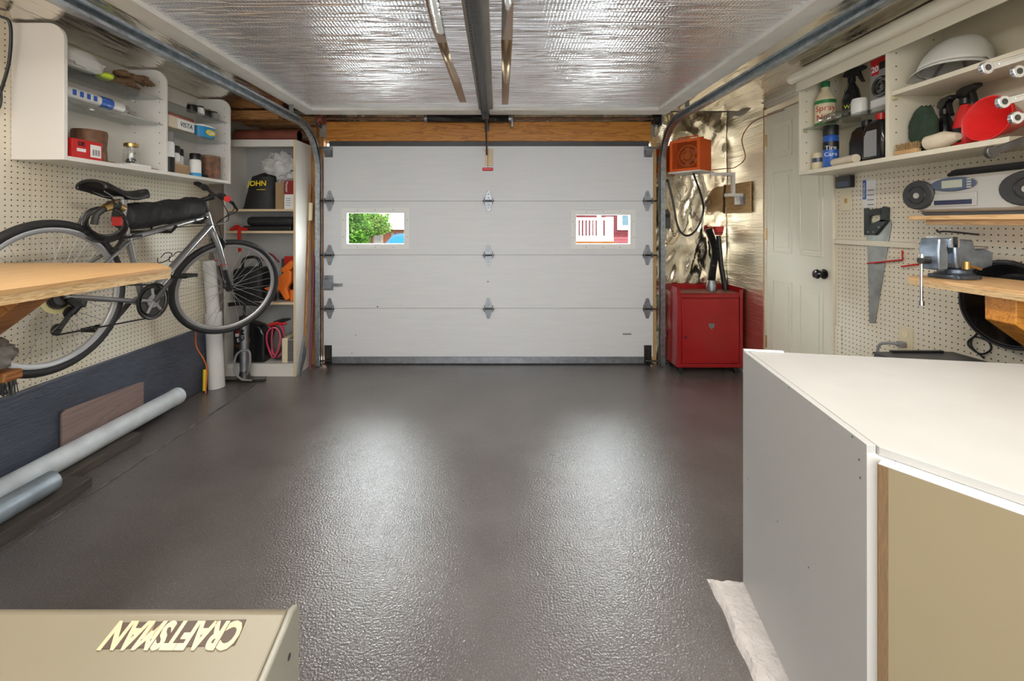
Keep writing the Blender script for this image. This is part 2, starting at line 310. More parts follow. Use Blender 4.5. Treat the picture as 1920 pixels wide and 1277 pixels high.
trim(1, B(-1.555, -1.445, YB+.2, 3.5, ZC-.03, ZC-.0005), 'white_trim', 'white painted board running along the ceiling above the left track')
trim(2, B(1.262, 1.372, YB+.2, 3.5, ZC-.03, ZC-.0005), 'white_trim', 'white painted board running along the ceiling beside the right track')
t3 = trim(3, B(-1.445, -.10, 3.36, 3.5, ZC-.032, ZC-.0005), 'white_trim', 'white ceiling board left of the opener rail above the garage door')
t4 = trim(4, B(-.06, 1.262, 3.36, 3.5, ZC-.032, ZC-.0005), 'white_trim', 'white ceiling board right of the opener rail above the garage door')
trim(5, B(-.143, -.033, YB+.2, 3.36, ZC-.026, ZC-.0085), 'wall_grey', 'pale wooden board on the ceiling behind the opener rail')
# left wall
wl = B(XL-.15, XL-.006, YB, YF+.1, -.1, 2.3).build('wall_left', 'wall_grey'); struct(wl, 'left garage wall clad in cream pegboard', 'wall')
ys = [YB+.02, -.4, .813, 2.026, 3.275]
for i in range(4):
    B(XL-.006, XL, ys[i]+.001, ys[i+1]-.001, 1.05, ZC).build('pegboard', 'pegboard_cream', wl)
    B(XL-.006, XL, ys[i]+.001, ys[i+1]-.001, .46, 1.048).build('pegboard', 'pegboard_cream', wl)
bl = B(XL-.006, XL+.022, YB+.02, 3.3, 0, .46).build('baseboard_left', 'slate_paint', bev=.003); struct(bl, 'tall slate-blue painted board along the foot of the left wall', 'baseboard')
# right wall
wr = B(XR, XR+.15, YB, YF+.1, -.1, 2.3).build('wall_right', 'pegboard_pale'); struct(wr, 'right garage wall clad in cream pegboard', 'wall')
for (a, b, c, d, mm) in ((1.62, 2.575, 1.135, ZC, 'pegboard_cream'), (.4, 1.618, 1.135, ZC, 'pegboard_pale'), (-.8, .398, 1.135, ZC, 'pegboard_pale'), (1.25, 2.575, 0, 1.105, 'pegboard_cream'), (0.03, 1.248, 0, 1.105, 'pegboard_pale')):
    B(XR-.006, XR-.0005, a, b, c, d).build('pegboard', mm, wr)
B(XR-.02, XR-.0005, 2.09, 2.575, 1.106, 1.134).build('batten', 'cream_melamine', wr, bev=.002)
B(XR-.012, XR-.0065, 2.53, 2.61, .28, .62).build('pegboard_offcut', 'pegboard_cream', wr)
# bubble foil sheet between corner and door
def foil_wall_fn(u, v): y = 3.262+u*(3.79-3.262); z = .17+.02*math.sin(u*9)+v*(2.13-.17); return (XR-.014+.006*noise.noise(Vector((y*5, z*4, 3))), y, z)
MB().grid(foil_wall_fn, 24, 60).build('insulation_sheet', 'bubble_foil_wall', wr, recalc=False)
B(XR-.016, XR-.001, 3.245, 3.262, .05, 2.1).build('edge_batten', 'osb', wr)
# front wall
wf = MB()
wf.box(XL-.1, -1.50, YF, YF+.15, -.1, 2.3).box(1.36, XR+.1, YF, YF+.15, -.1, 2.3).box(-1.50, 1.36, YF, YF+.15, 1.93, 2.3)
wf = wf.build('wall_front', 'wall_grey'); struct(wf, 'front garage wall around the overhead door', 'wall')
def foil_front_fn(u, v):
    x = 1.385+u*(2.012-1.385); z = .02+v*2.18
    return (x, YF-.022+.022*noise.noise(Vector((x*4.2+z*1.3, z*2.2, 1)))+.012*noise.noise(Vector((x*11-z*6, z*5+x*5, 4))), z)
MB().grid(foil_front_fn, 60, 130).build('foil_sheet', 'crinkle_foil', wf, recalc=False)
MB().grid(lambda u, v: (XL+.01+u*.6, YF-.012+.008*noise.noise(Vector((u*6, v*9, 2))), 1.2+v*.98), 30, 30).build('foil_sheet', 'crinkle_foil', wf, recalc=False)
B(-1.49, 1.345, 3.765, 3.80, 1.945, 2.115).build('header_beam', 'header_wood', wf, bev=.003)
B(-1.47, 1.33, 3.775, 3.80, 1.90, 1.944).build('weather_seal', 'dark_grey', wf)
B(-1.63, -1.565, 3.74, 3.80, 0, 2.06).build('stud', 'stud_wood', wf); B(-1.558, -1.51, 3.75, 3.80, 0, 1.98).build('jamb', 'stud_wood', wf)
B(1.345, 1.385, 3.75, 3.80, 0, 1.98).build('jamb', 'osb', wf)
B(XL, -1.56, 3.72, 3.80, 2.08, 2.15).build('top_plate', 'plate_wood', wf); struct(B(XL, -1.75, 3.45, 3.52, 2.06, 2.13).build('trim_9', 'plate_wood'), 'rough wooden joist above the bookcase', 'trim')
B(-1.49, 1.345, 3.77, 3.80, 2.118, 2.23).build('foil_strip', 'smooth_foil', wf)
# unseen back wall with a glowing window pane added as daylight fill
wb = MB().box(XL-.1, -1.5, YB-.15, YB, -.1, 2.3).box(1.5, XR+.1, YB-.15, YB, -.1, 2.3).box(-1.5, 1.5, YB-.15, YB, 2.05, 2.3).box(-1.5, 1.5, YB-.15, YB, -.1, .35)
struct(wb.build('wall_back', 'melamine'), 'plain back wall behind the camera', 'wall')
w1 = B(-1.5, 1.5, YB-.08, YB-.06, .35, 2.05).build('fill_window_1', 'fill_pane'); struct(w1, 'wide glowing frosted pane added in the unseen back wall as daylight fill', 'window')
for x in (-.5, .5): B(x-.02, x+.02, YB-.0595, YB-.02, .35, 2.05).build('mullion', 'white', w1)
for i, (tx, ty) in enumerate(FILL_TUBES):  # invented fixtures, out of view, that house the fill lamps
    t = thing('fill_tube', 'white tube fixture added on the ceiling for fill light, ' + ['left of the camera', 'right of the camera', 'behind the camera on the left', 'behind the camera on the right'][i], 'fill light', (tx, ty, ZC), 'added fill tubes on the ceiling')
    B(tx-.07, tx+.07, ty-.62, ty+.62, ZC-.05, ZC-.009).build('housing', 'white', t); MB().cyl((tx, ty-.58, ZC-.068), (tx, ty+.58, ZC-.068), .016).build('tube', 'fill_tube_glow', t)

# ---------------------------------------------------------------- overhead door
DY = 3.74
d1 = thing('door_1', 'white four-section overhead garage door with two small windows', 'garage door', (-.075, DY, 0), kind='structure')
DX0, DX1 = -1.504, 1.353; zs = [.068, .489, .952, 1.42, 1.897]
wins = [((-1.315, -.796), (1.036, 1.327)), ((.674, 1.166), (1.036, 1.310))]
for i in range(4):
    z0, z1 = zs[i]+.0015, zs[i+1]-.0015; b = MB()
    if i != 2: b.box(DX0, DX1, DY, DY+.04, z0, z1)
    else:
        xs = [DX0, wins[0][0][0], wins[0][0][1], wins[1][0][0], wins[1][0][1], DX1]
        for k in (0, 2, 4): b.box(xs[k], xs[k+1], DY, DY+.04, z0, z1)
        for (wx, wz) in wins: b.box(wx[0], wx[1], DY, DY+.04, z0, wz[0]); b.box(wx[0], wx[1], DY, DY+.04, wz[1], z1)
    b.build('section', 'white_paint', d1)
for z in zs[1:4]: B(DX0+.002, DX1-.002, DY+.006, DY+.038, z-.00145, z+.00145).build('seam_gasket', 'dark_grey', d1)
B(DX0+.02, DX1-.02, DY-.004, DY+.04, .012, .067).build('bottom_rail', 'galv', d1); B(DX0, DX1, DY+.005, DY+.04, 0, .0115).build('bottom_seal', 'black_rubber', d1)
for (wx, wz) in wins:
    b = MB(); e = .034; x0, x1, z0, z1 = wx[0], wx[1], wz[0], wz[1]
    for (a, c, f_, g_, y) in ((x0-e, x0, z0-e, z1+e, .006), (x1, x1+e, z0-e, z1+e, .006), (x0, x1, z0-e, z0, .006), (x0, x1, z1, z1+e, .006)): b.box(a, c, DY-y, DY-.0002, f_, g_)
    k = .012
    for (a, c, f_, g_) in ((x0, x0+k, z0, z1), (x1-k, x1, z0, z1), (x0+k, x1-k, z0, z0+k), (x0+k, x1-k, z1-k, z1)): b.box(a, c, DY-.004, DY+.045, f_, g_)
    fr = b.build('window_frame', 'white', d1, bev=.001)
    B(x0+k, x1-k, DY+.02, DY+.023, z0+k, z1-k).build('pane', 'window_glass', fr)
    s = MB()
    for q in (.2, .5, .8):
        for zz in (z0-e/2, z1+e/2): s.cyl((x0+(x1-x0)*q, DY-.008, zz), (x0+(x1-x0)*q, DY-.005, zz), .004, n=8)
    for q in (.25, .75):
        for xx in (x0-e/2, x1+e/2): s.cyl((xx, DY-.008, z0+(z1-z0)*q), (xx, DY-.005, z0+(z1-z0)*q), .004, n=8)
    s.build('screws', 'grey', fr)
def hinge(x, z, roller):
    h = .088; w_ = .036; b = MB()
    b.prism([(x-w_, z), (x-w_*.9, z+.02), (x-.011, z+h), (x+.011, z+h), (x+w_*.9, z+.02), (x+w_, z)], 'y', DY-.007, DY-.001)
    b.prism([(x-w_, z), (x-w_*.9, z-.02), (x-.011, z-h), (x+.011, z-h), (x+w_*.9, z-.02), (x+w_, z)], 'y', DY-.007, DY-.001)
    for s in (-1, 1): b.prism([(DY-.007, z-.03), (DY-.04, z-.012), (DY-.04, z+.012), (DY-.007, z+.03)], 'x', x+s*w_-.002, x+s*w_+.002)
    o = b.build('hinge', 'galv', d1, bev=.001); p_ = MB().cyl((x-w_-.012, DY-.03, z), (x+w_+.012, DY-.03, z), .0075, n=10)
    if roller: p_.cyl((x, DY-.03, z), (x+roller*.075, DY-.03, z), .006, n=8)
    p_.build('hinge_pin', 'dark_steel', o); s = MB()
    for q in (-.06, -.03, .03, .06): s.cyl((x, DY-.011, z+q), (x, DY-.0065, z+q), .006, n=8)
    s.build('bolts', 'grey', o)
for z in zs[1:4]:
    hinge(-1.452, z, -1); hinge(-.075, z, 0); hinge(1.303, z, 1)
for x, s in ((-1.46, -1), (1.31, 1)):
    b = B(x-.036, x+.036, DY-.006, DY-.001, 1.80, 1.893).box(x-.036, x+.036, DY-.05, DY-.006, 1.855, 1.862).prism([(DY-.05, 1.86), (DY-.006, 1.80), (DY-.006, 1.806), (DY-.05, 1.866)], 'x', x-.03, x+.03)
    b.cyl((x-s*.02, DY-.045, 1.872), (x+s*.08, DY-.045, 1.872), .007, n=8); b.build('top_bracket', 'galv', d1)
    b = B(x-.036, x+.028, DY-.008, DY-.0045, .02, .17).box(x-.036, x+.036, DY-.05, DY-.008, .02, .024); b.cyl((x-s*.03, DY-.04, .045), (x+s*.085, DY-.04, .045), .008, n=8); b.build('bottom_bracket', 'dark_steel', d1)
b = B(-1.50, -1.42, DY-.005, DY-.0005, .645, .775).box(-1.505, -1.425, DY-.025, DY-.0055, .66, .745).box(-1.43, -1.335, DY-.02, DY-.012, .683, .705); b.build('slide_lock', 'galv', d1, bev=.002)
ab = B(-.105, -.035, DY-.008, DY-.0005, 1.725, 1.87).build('arm_bracket', 'birch_edge', d1, bev=.002)
s = MB()
for (px, py, r) in ((757, 533, .0), (708, 575, .006), (915, 528, .006), (667, 628, .004), (1178, 436, .004), (660, 662, .004)):
    if r: q = at(px, py, DY); s.cyl(q+Vector((0, -.003, 0)), q+Vector((0, -.0003, 0)), r, n=8)
s.build('screw_plugs', 'rusty', d1)
B(1.09, 1.165, DY-.002, DY-.0003, .258, .272).build('maker_plate', 'grey', d1)
# tracks
def sweep(path, prof, x):
    b = MB(); n = len(prof); vs = []
    for i, (y, z) in enumerate(path):
        a = path[max(i-1, 0)]; c = path[min(i+1, len(path)-1)]; t = Vector((c[0]-a[0], c[1]-a[1])).normalized(); nn = Vector((t.y, -t.x))
        for (dx, dn) in prof: vs.append((x+dx, y+nn.x*dn, z+nn.y*dn))
    fs = [(i*n+k, i*n+(k+1) % n, (i+1)*n+(k+1) % n, (i+1)*n+k) for i in range(len(path)-1) for k in range(n)]+[list(range(n))[::-1], list(range((len(path)-1)*n, len(path)*n))]
    return b.add(vs, fs)
for x, zt, s, lab, i in ((-1.528, 2.02, 1, 'left', 0), (1.412, 2.055, -1, 'right', 0)):
    R = .36; yv = 3.695
    path = [(yv, .01), (yv, .8), (yv, zt-R)]+[(yv-R+R*math.cos(a), zt-R+R*math.sin(a)) for a in [math.pi/2*k/14 for k in range(1, 15)]]+[(2, zt), (1, zt), (-.3, zt)]
    prof = [(-.02*s, -.028), (.016*s, -.028), (.016*s, -.014), (.0135*s, -.014), (.0135*s, -.0255), (-.0175*s, -.0255), (-.0175*s, .0255), (.0135*s, .0255), (.0135*s, .014), (.016*s, .014), (.016*s, .028), (-.02*s, .028)]
    t = thing('door_track', 'galvanized garage door track curving up along the %s side of the door' % lab, 'track', (x, yv, 0), 'garage door tracks')
    sweep(path, prof, x).build('rail', 'track_metal', t)
    for z in (.25, .95, 1.5): B(min(x-s*.0205, x-s*.04), max(x-s*.0205, x-s*.04), 3.70, 3.748, z, z+.05).build('wall_clip', 'galv', t)
    for y in (3.2, 1.55): B(x-.015, x+.015, y-.003, y+.003, zt+.0285, ZC-.0005).build('hanger', 'galv', t)
# torsion shaft above the header
t = thing('torsion_shaft', 'dark torsion spring shaft mounted above the orange header beam', 'spring shaft', (-.075, 3.70, 2.09))
MB().cyl((-1.53, 3.70, 2.125), (1.39, 3.70, 2.125), .0125, n=12).build('shaft', 'rusty', t)
sp = [(-.60+.70*i/700, 3.70+.03*math.cos(i*.9), 2.125+.03*math.sin(i*.9)) for i in range(701)]
MB().tube(sp, .0042, 5).build('spring', 'dark_steel', t); MB().cyl((-.6, 3.7, 2.125), (.1, 3.7, 2.125), .024).build('spring_core', 'black', t)
for x in (-.61, .11): MB().cyl((x-.012, 3.70, 2.125), (x+.012, 3.70, 2.125), .036).build('collar', 'galv', t)
B(.122, .135, 3.67, 3.765, 2.05, 2.17).build('center_bracket', 'galv', t)
for x, mm in ((-1.51, 'rust_red'), (1.365, 'black')):
    b = MB(Matrix.Translation((x, 3.70, 2.125)) @ Matrix.Rotation(math.pi/2, 4, 'Y')); b.lathe([(.013, -.022), (.052, -.022), (.052, -.014), (.040, -.012), (.040, .012), (.052, .014), (.052, .022), (.013, .022)], n=24); b.build('cable_drum', mm, t)
    B(x-.035*(-1 if x > 0 else 1)-.003, x-.035*(-1 if x > 0 else 1)+.003, 3.66, 3.80, 2.06, 2.16).build('end_bracket', 'galv', t)
# opener rail
t = thing('door_opener_rail', 'grey garage door opener rail with chain running along the ceiling', 'opener rail', (-.088, 2.0, 2.05))
B(-.106, -.070, -.3, 3.46, 2.066, 2.112).build('rail', 'dark_steel', t, bev=.002); B(-.116, -.060, -.3, 3.46, 2.105, 2.112).build('flange', 'grey', t)
ch = MB()
for i in range(150): y = 1.2+i*.0152; ch.box(-.123, -.113, y, y+.011, 2.072+(i % 2)*.002, 2.080+(i % 2)*.002)
ch.build('chain', 'dark_grey', t)['kind'] = 'stuff'
B(-.108, -.068, 3.755, 3.764, 2.03, 2.11).box(-.1, -.076, 3.46, 3.755, 2.062, 2.084).build('header_bracket', 'dark_steel', t)
B(-.112, -.064, 3.30, 3.40, 2.045, 2.068).build('trolley', 'black', t)
a_ = MB().prism([(3.37, 2.05), (3.385, 2.05), (3.715, 1.83), (3.72, 1.815), (3.70, 1.815)], 'x', -.095, -.083); a_.build('door_arm', 'black', t)
t = thing('release_cord', 'red release handle hanging on a cord from the opener rail', 'release handle', (-.076, 3.31, 1.70))
MB().cyl((-.072, 3.33, 2.046), (-.072, 3.33, 1.652), .0022, n=6).build('cord', 'rust_red', t); B(-.113, -.031, 3.318, 3.342, 1.632, 1.657).build('handle', 'red', t, bev=.006)

# ================================================================ LEFT SIDE
# ---- wall shelf unit with rounded ends
CF, CB, CZ0, CZ1 = -1.95, XL+.001, 1.515, 2.132
t = thing('wall_shelf_unit', 'white two-bay wall shelf unit with rounded sides above the bicycle', 'shelf unit', (-2.07, 2.55, CZ0))
rp = [(CB, CZ0), (CF, CZ0), (CF, CZ1-.075)]+arc(CF-.075, CZ1-.075, .075, 0, 90, 8)[1:]+[(CB, CZ1)]
for y in (1.94, 2.535, 3.139): MB().prism(rp, 'y', y, y+.018).build('side_panel', 'melamine', t, bev=.002)
for a, b in ((1.958, 2.535), (2.553, 3.139)):
    B(CB, CF-.002, a, b, CZ0, CZ0+.02).build('bottom_board', 'melamine', t, bev=.001)
    B(CB, CB+.006, a, b, CZ0+.02, CZ1).build('back_panel', 'melamine', t)
    for z in (1.802, 1.952):
        B(CB+.008, CF-.012, a+.001, b-.001, z, z+.006).build('glass_shelf', 'shelf_glass', t)
        pg = MB()
        for y, d in ((a, 1), (b, -1)):
            for x in (-2.14, -1.985): pg.box(x-.006, x+.006, min(y, y+d*.012), max(y, y+d*.012), z-.012, z-.0005)
        pg.build('shelf_pins', 'white', t)
    hl = MB()
    for k in range(9):
        for x in (-2.13, -1.985):
            z = 1.58+k*.06; hl.cyl((x, b-.0012, z), (x, b-.0002, z), .0032, n=8)
    hl.build('pin_holes', 'brown_edge', t)
SB = CZ0+.0205; S1 = 1.8085; S2 = 1.9585
def can(name, label, cat, x, y, z, r, h, body, cap=None, caph=.03, capr=None, band=None, txt=None, tm='black', ts=.02, group=None, yaw=None):
    t = thing(name, label, cat, (x, y, z), group)
    hb = h-(caph if cap else 0)
    MB().lathe([(r*.94, 0), (r, .004), (r, hb-.012), (r*.86, hb)], (x, y, z)).build('body', body, t)
    if cap: cr_ = capr or r*.9; MB().lathe([(cr_, hb), (cr_, h-.004), (cr_*.92, h)], (x, y, z)).build('cap', cap, t)
    if band: b_ = MB().lathe([(r+.0006, band[0]*hb), (r+.0006, band[1]*hb)], (x, y, z), cap=False).build('label_band', band[2], t)
    if txt:
        d = Vector((-x, -y, 0)).normalized(); rt = Vector((-d.y, d.x, 0))
        for i, s in enumerate(txt.split('|')):
            text(s, ts, facing(Vector((x, y, z+hb*.6-i*ts*1.1))+d*(r+.0012), rt, (0, 0, 1)), tm, t, cyl_r=r+.001)
    return t
# lower left bay
t = thing('hardware_box', 'red cardboard box with white label in the wall shelf unit', 'box', (-1.978, 2.06, SB))
B(-1.998, -1.958, 1.985, 2.138, SB, SB+.088).build('carton', 'red', t, bev=.001)
B(-1.958, -1.9572, 2.075, 2.13, SB+.012, SB+.072).build('label', 'label_white', t)
text('DE', .026, facing((-1.9574, 2.03, SB+.066), (0, 1, 0), (0, 0, 1)), 'black', t, bold=.001)
B(-1.958, -1.9572, 2.008, 2.052, SB+.03, SB+.045).build('label', 'label_white', t)
for k in range(3): B(-1.9571, -1.9568, 2.085+k*.014, 2.095+k*.014, SB+.022, SB+.05).build('barcode', 'grey', t)
MB().lathe([(.066, 0), (.07, .01), (.067, .08), (.072, .15), (.069, .165), (.064, .165), (.064, .16)], (-2.085, 2.205, SB)).build('metal_can', 'rusty'); tag(bpy.data.objects['metal_can'], 'dark rusty open metal can behind the red box', 'can')
tag(B(-2.08, -1.97, 2.33, 2.455, SB, SB+.018).build('flat_box', 'white', bev=.001), 'flat white box lying under the glass jar', 'box')
t = thing('glass_jar', 'glass jar of screws with a gold lid on the wall shelf unit', 'jar', (-2.025, 2.385, SB+.0185))
MB().lathe([(.033, 0), (.036, .006), (.036, .075), (.030, .088), (.030, .095)], (-2.025, 2.385, SB+.0185)).build('glass', 'jar_glass', t)
MB().lathe([(.033, .096), (.034, .112), (.031, .115)], (-2.025, 2.385, SB+.0185)).build('lid', 'brass', t)
sc = MB()
for i in range(26):
    c = Vector((-2.025+random.uniform(-.018, .018), 2.385+random.uniform(-.018, .018), SB+.03+random.uniform(0, .022))); d = Vector((random.uniform(-1, 1), random.uniform(-1, 1), random.uniform(-.5, .7))).normalized()*.011; sc.cyl(c-d, c+d, .0018, n=5)
sc.build('screws', 'dark_steel', t)['kind'] = 'stuff'
tag(B(-2.13, -2.06, 2.27, 2.325, SB, SB+.022).build('wood_offcut', 'cardboard'), 'small brown wood offcut between the rusty can and the jar', 'wood block')
tag(B(-2.05, -1.985, 2.475, 2.528, SB, SB+.008).build('sandpaper_sheet', 'cardboard'), 'thin brown strip lying beside the flat white box', 'sandpaper')
# middle shelf left bay
tag(MB().blob((-2.1, 2.28, S1+.045), (.05, .19, .043), .35, 5, 3, flat=.043).build('plastic_bag', 'clear_plastic'), 'crumpled clear plastic bag on the middle glass shelf', 'plastic bag')
t = thing('plastic_roll', 'clear roll with blue and white label on the middle glass shelf', 'roll', (-2.0, 2.1, S1))
MB().cyl((-2.0, 1.97, S1+.031), (-2.0, 2.285, S1+.031), .030).build('film', 'white_bag', t); MB().cyl((-2.0, 2.15, S1+.031), (-2.0, 2.22, S1+.031), .0308, caps=False).build('label', 'blue', t)
for k in range(4): B(-1.9695, -1.9688, 2.0+k*.035, 2.018+k*.035, S1+.018, S1+.044).build('print_mark', 'blue', t)
tag(B(-2.09, -1.985, 2.30, 2.50, S1, S1+.006).build('paper_stack', 'label_white'), 'thin stack of white papers on the middle glass shelf', 'papers')
# top shelf left bay
tag(MB().blob((-2.0, 2.07, S2+.05), (.035, .115, .048), .22, 4, 5, flat=.048).build('white_pouch', 'white_bag'), 'white plastic pouch on the top glass shelf', 'pouch')
tag(B(-2.15, -2.07, 1.97, 2.5, S2+.0, S2+.055).build('long_case', 'black', bev=.01), 'long black case at the back of the top glass shelf', 'case')
def glove(y, x, z, m, lab, sd, cuff):
    t = thing('work_glove', lab, 'glove', (x, y, z), 'work gloves on the top glass shelf')
    MB().blob((x, y, z+.02), (.04, .06, .019), .15, 4, sd, flat=.019).build('palm', m, t)
    for k in range(4): MB().tube([(x-.028+k*.018, y+.04, z+.02), (x-.028+k*.019, y+.085, z+.024), (x-.03+k*.02, y+.125-.006*abs(k-1.5), z+.014)], [.011, .0105, .007], 8).build('finger', m, t)
    MB().tube([(x+.03, y-.01, z+.02), (x+.035, y+.04, z+.034), (x+.032, y+.07, z+.04)], [.013, .012, .008], 8).build('thumb', m, t)
    MB().blob((x, y-.065, z+.021), (.042, .03, .02), .1, 3, sd+2, flat=.02).build('cuff', cuff, t)
glove(2.27, -2.008, S2, 'leather', 'brown leather work glove with lime green cuff on the top glass shelf', 1, 'hivis')
glove(2.36, -2.0, S2+.046, 'leather', 'dark brown leather work glove lying on top of the other glove', 4, 'leather')
# right bay
tag(B(-2.165, -2.125, 2.56, 2.64, S2, S2+.13).build('blue_folder', 'navy', bev=.002), 'blue box at the divider on the upper glass shelf', 'box')
t = thing('paper_pack', 'paper-wrapped pack with red top marked VISTA on a glass shelf', 'pack', (-2.03, 2.69, S1))
B(-2.10, -1.965, 2.575, 2.80, S1, S1+.075).build('wrap', 'paper', t, bev=.008); B(-2.101, -1.964, 2.574, 2.801, S1+.066, S1+.092).build('red_top', 'rust_red', t, bev=.01)
B(-1.9648, -1.9635, 2.65, 2.795, S1+.004, S1+.066).build('label', 'label_white', t); text('VISTA', .042, facing((-1.963, 2.722, S1+.034), (0, 1, 0), (0, 0, 1)), 'black', t, shear=.2)
t = thing('plastic_tub', 'blue oval plastic tub with white and yellow logo on a glass shelf', 'tub', (-2.0, 2.945, S1))
b = MB(Matrix.Translation((-2.0, 2.945, S1)) @ Matrix.Diagonal((.5, 1, 1, 1))); b.lathe([(.082, 0), (.09, .07)]); b.build('tub', 'light_blue', t); b = MB(Matrix.Translation((-2.0, 2.945, S1)) @ Matrix.Diagonal((.5, 1, 1, 1))); b.lathe([(.094, .0705), (.094, .08)]); b.build('lid', 'white', t)
dv = Vector((2.0, -2.945, 0)).normalized(); M_ = facing(Vector((-1.957, 2.945, S1+.036)), (0, 1, 0), (.1, 0, 1))
b = MB(M_); b.prism([(.05*math.cos(k*.314), .02*math.sin(k*.314)) for k in range(20)], 'z', 0, .0012); b.build('logo', 'yellow', t); text('Tocel', .03, M_ @ Matrix.Translation((0, 0, .002)), 'white', t, bold=.0008)
for k, mm in enumerate(('black', 'white', 'black', 'grey')):
    lab = ['black film canister nearest the divider on the upper glass shelf', 'white round tub between two black ones on the upper glass shelf', 'black round tub beside the white one on the upper glass shelf', 'grey round tub at the far end of the upper glass shelf'][k]
    can('small_tub', lab, 'tub', -2.01, 2.84+k*.07, S2, .03, .058, mm, 'grey' if k % 2 == 0 else 'black', .01, group='small tubs on the upper glass shelf')
can('spray_can', 'tall spray can with grey cap by the shelf divider', 'spray can', -1.992, 2.607, SB, .034, .245, 'label_white', 'grey', .06, band=(.0, .5, 'black'), txt='Paint', tm='white', ts=.028)
can('spray_can', 'white and black spray can behind the grey-capped one', 'spray can', -2.07, 2.60, SB, .033, .20, 'grey', 'red', .03, band=(.2, .7, 'black'))
can('paint_tin', 'cream jar with black cap stacked on a cardboard box', 'jar', -2.05, 2.72, SB+.066, .041, .115, 'label_white', 'black', .045, .041, band=(.0, .25, 'paper'))
tag(B(-2.095, -1.995, 2.665, 2.80, SB, SB+.0655).build('carton', 'cardboard', bev=.002), 'brown cardboard box with a pale label under the black-capped jar', 'box')
can('paint_tin', 'lidded jar with black cap and purple mark at the back', 'jar', -2.10, 2.83, SB, .035, .18, 'label_white', 'black', .045, .035)
can('spray_can', 'short white spray can with black cap in front of the cardboard box', 'spray can', -1.985, 2.835, SB, .033, .15, 'white', 'black', .04, .032, band=(.0, .2, 'light_blue'))
t = thing('brown_canister', 'dark brown canister at the far end of the wall shelf unit', 'canister', (-2.03, 3.03, SB))
MB().lathe([(.068, 0), (.07, .004), (.07, .15)], (-2.03, 3.03, SB)).build('body', 'rusty', t); MB().lathe([(.0715, .1502), (.0715, .162), (.066, .164)], (-2.03, 3.03, SB)).build('lid', 'brown_edge', t)
tag(MB().tube(spline([(-1.985, 2.90, SB+.01), (-1.97, 2.925, SB+.018), (-1.985, 2.945, SB+.01), (-2.0, 2.925, SB+.012)]), .006).build('cable_bundle', 'black'), 'small black cable coil beside the brown canister', 'cable')
# hanging cord top left
tag(MB().tube(spline([(-2.15, 1.86, 2.125), (-2.13, 1.885, 2.10), (-2.15, 1.90, 1.95), (-2.16, 1.875, 1.80), (-2.165, 1.85, 1.70), (-2.16, 1.872, 1.74), (-2.16, 1.872, 1.81), (-2.165, 1.84, 1.84)]), .006).build('hanging_cord', 'black'), 'black cord dangling from the ceiling beside the wall shelf unit', 'cord')

# ---- bicycle
RH = Vector((-1.98, 1.914, .902)); dd = Vector((.0838, .9965, 0)).normalized(); ll = Vector((-dd.y, dd.x, 0))
BM = Matrix.Translation(RH) @ Matrix((dd, ll, Vector((0, 0, 1)))).transposed().to_4x4()
bike = thing('bicycle', 'silver hybrid bicycle hung on the left pegboard wall', 'bicycle', (-1.93, 2.45, .56))
def bm(): return MB(BM)
def P3(s, z, l=0): return Vector((s, l, z))
BBp, SCp, HT, HB = P3(.45, -.10), P3(.364, .252), P3(.911, .40), P3(.955, .285)
FH = P3(1.11, -.121)
steer = Matrix.Translation(HB) @ Matrix.Rotation(math.radians(-37), 4, (HT-HB).normalized()) @ Matrix.Translation(-HB)
b = bm(); b.tube([BBp, P3(.36, .27)], .0165, 12); b.tube([P3(.365, .245), HT+P3(.012, -.028)], .0165, 12); b.tube([BBp, HB+P3(-.008, .03)], .021, 12); b.tube([HB, HT], .022, 12)
for s in (-1, 1):
    b.tube([BBp+P3(-.02, 0, s*.03), P3(.1, -.02, s*.055), P3(0, 0, s*.065)], [.012, .011, .009], 10); b.tube([SCp+P3(0, -.02, s*.012), P3(.2, .13, s*.045), P3(0, 0, s*.065)], [.009, .009, .008], 10)
b.cyl(BBp+P3(0, 0, -.04), BBp+P3(0, 0, .04), .024); b.build('frame', 'frame_silver', bike)
b = bm(); b.M = BM @ steer
b.tube([HB+P3(0, .005), HB+P3(.008, -.03)], .024, 12)
for s in (-1, 1): b.tube([HB+P3(.004, -.012, s*.03), HB+P3(.045, -.11, s*.055), HB+P3(.10, -.26, s*.055)], [.019, .018, .017], 12)
b.cyl(HB+P3(.006, -.02, -.04), HB+P3(.006, -.02, .04), .016); fk = b.build('fork', 'frame_silver', bike)
b = bm(); b.M = BM @ steer
for s in (-1, 1): b.tube([HB+P3(.10, -.26, s*.055), FH+P3(0, 0, s*.055)], .0125, 10)
b.build('fork_stanchions', 'black', fk)
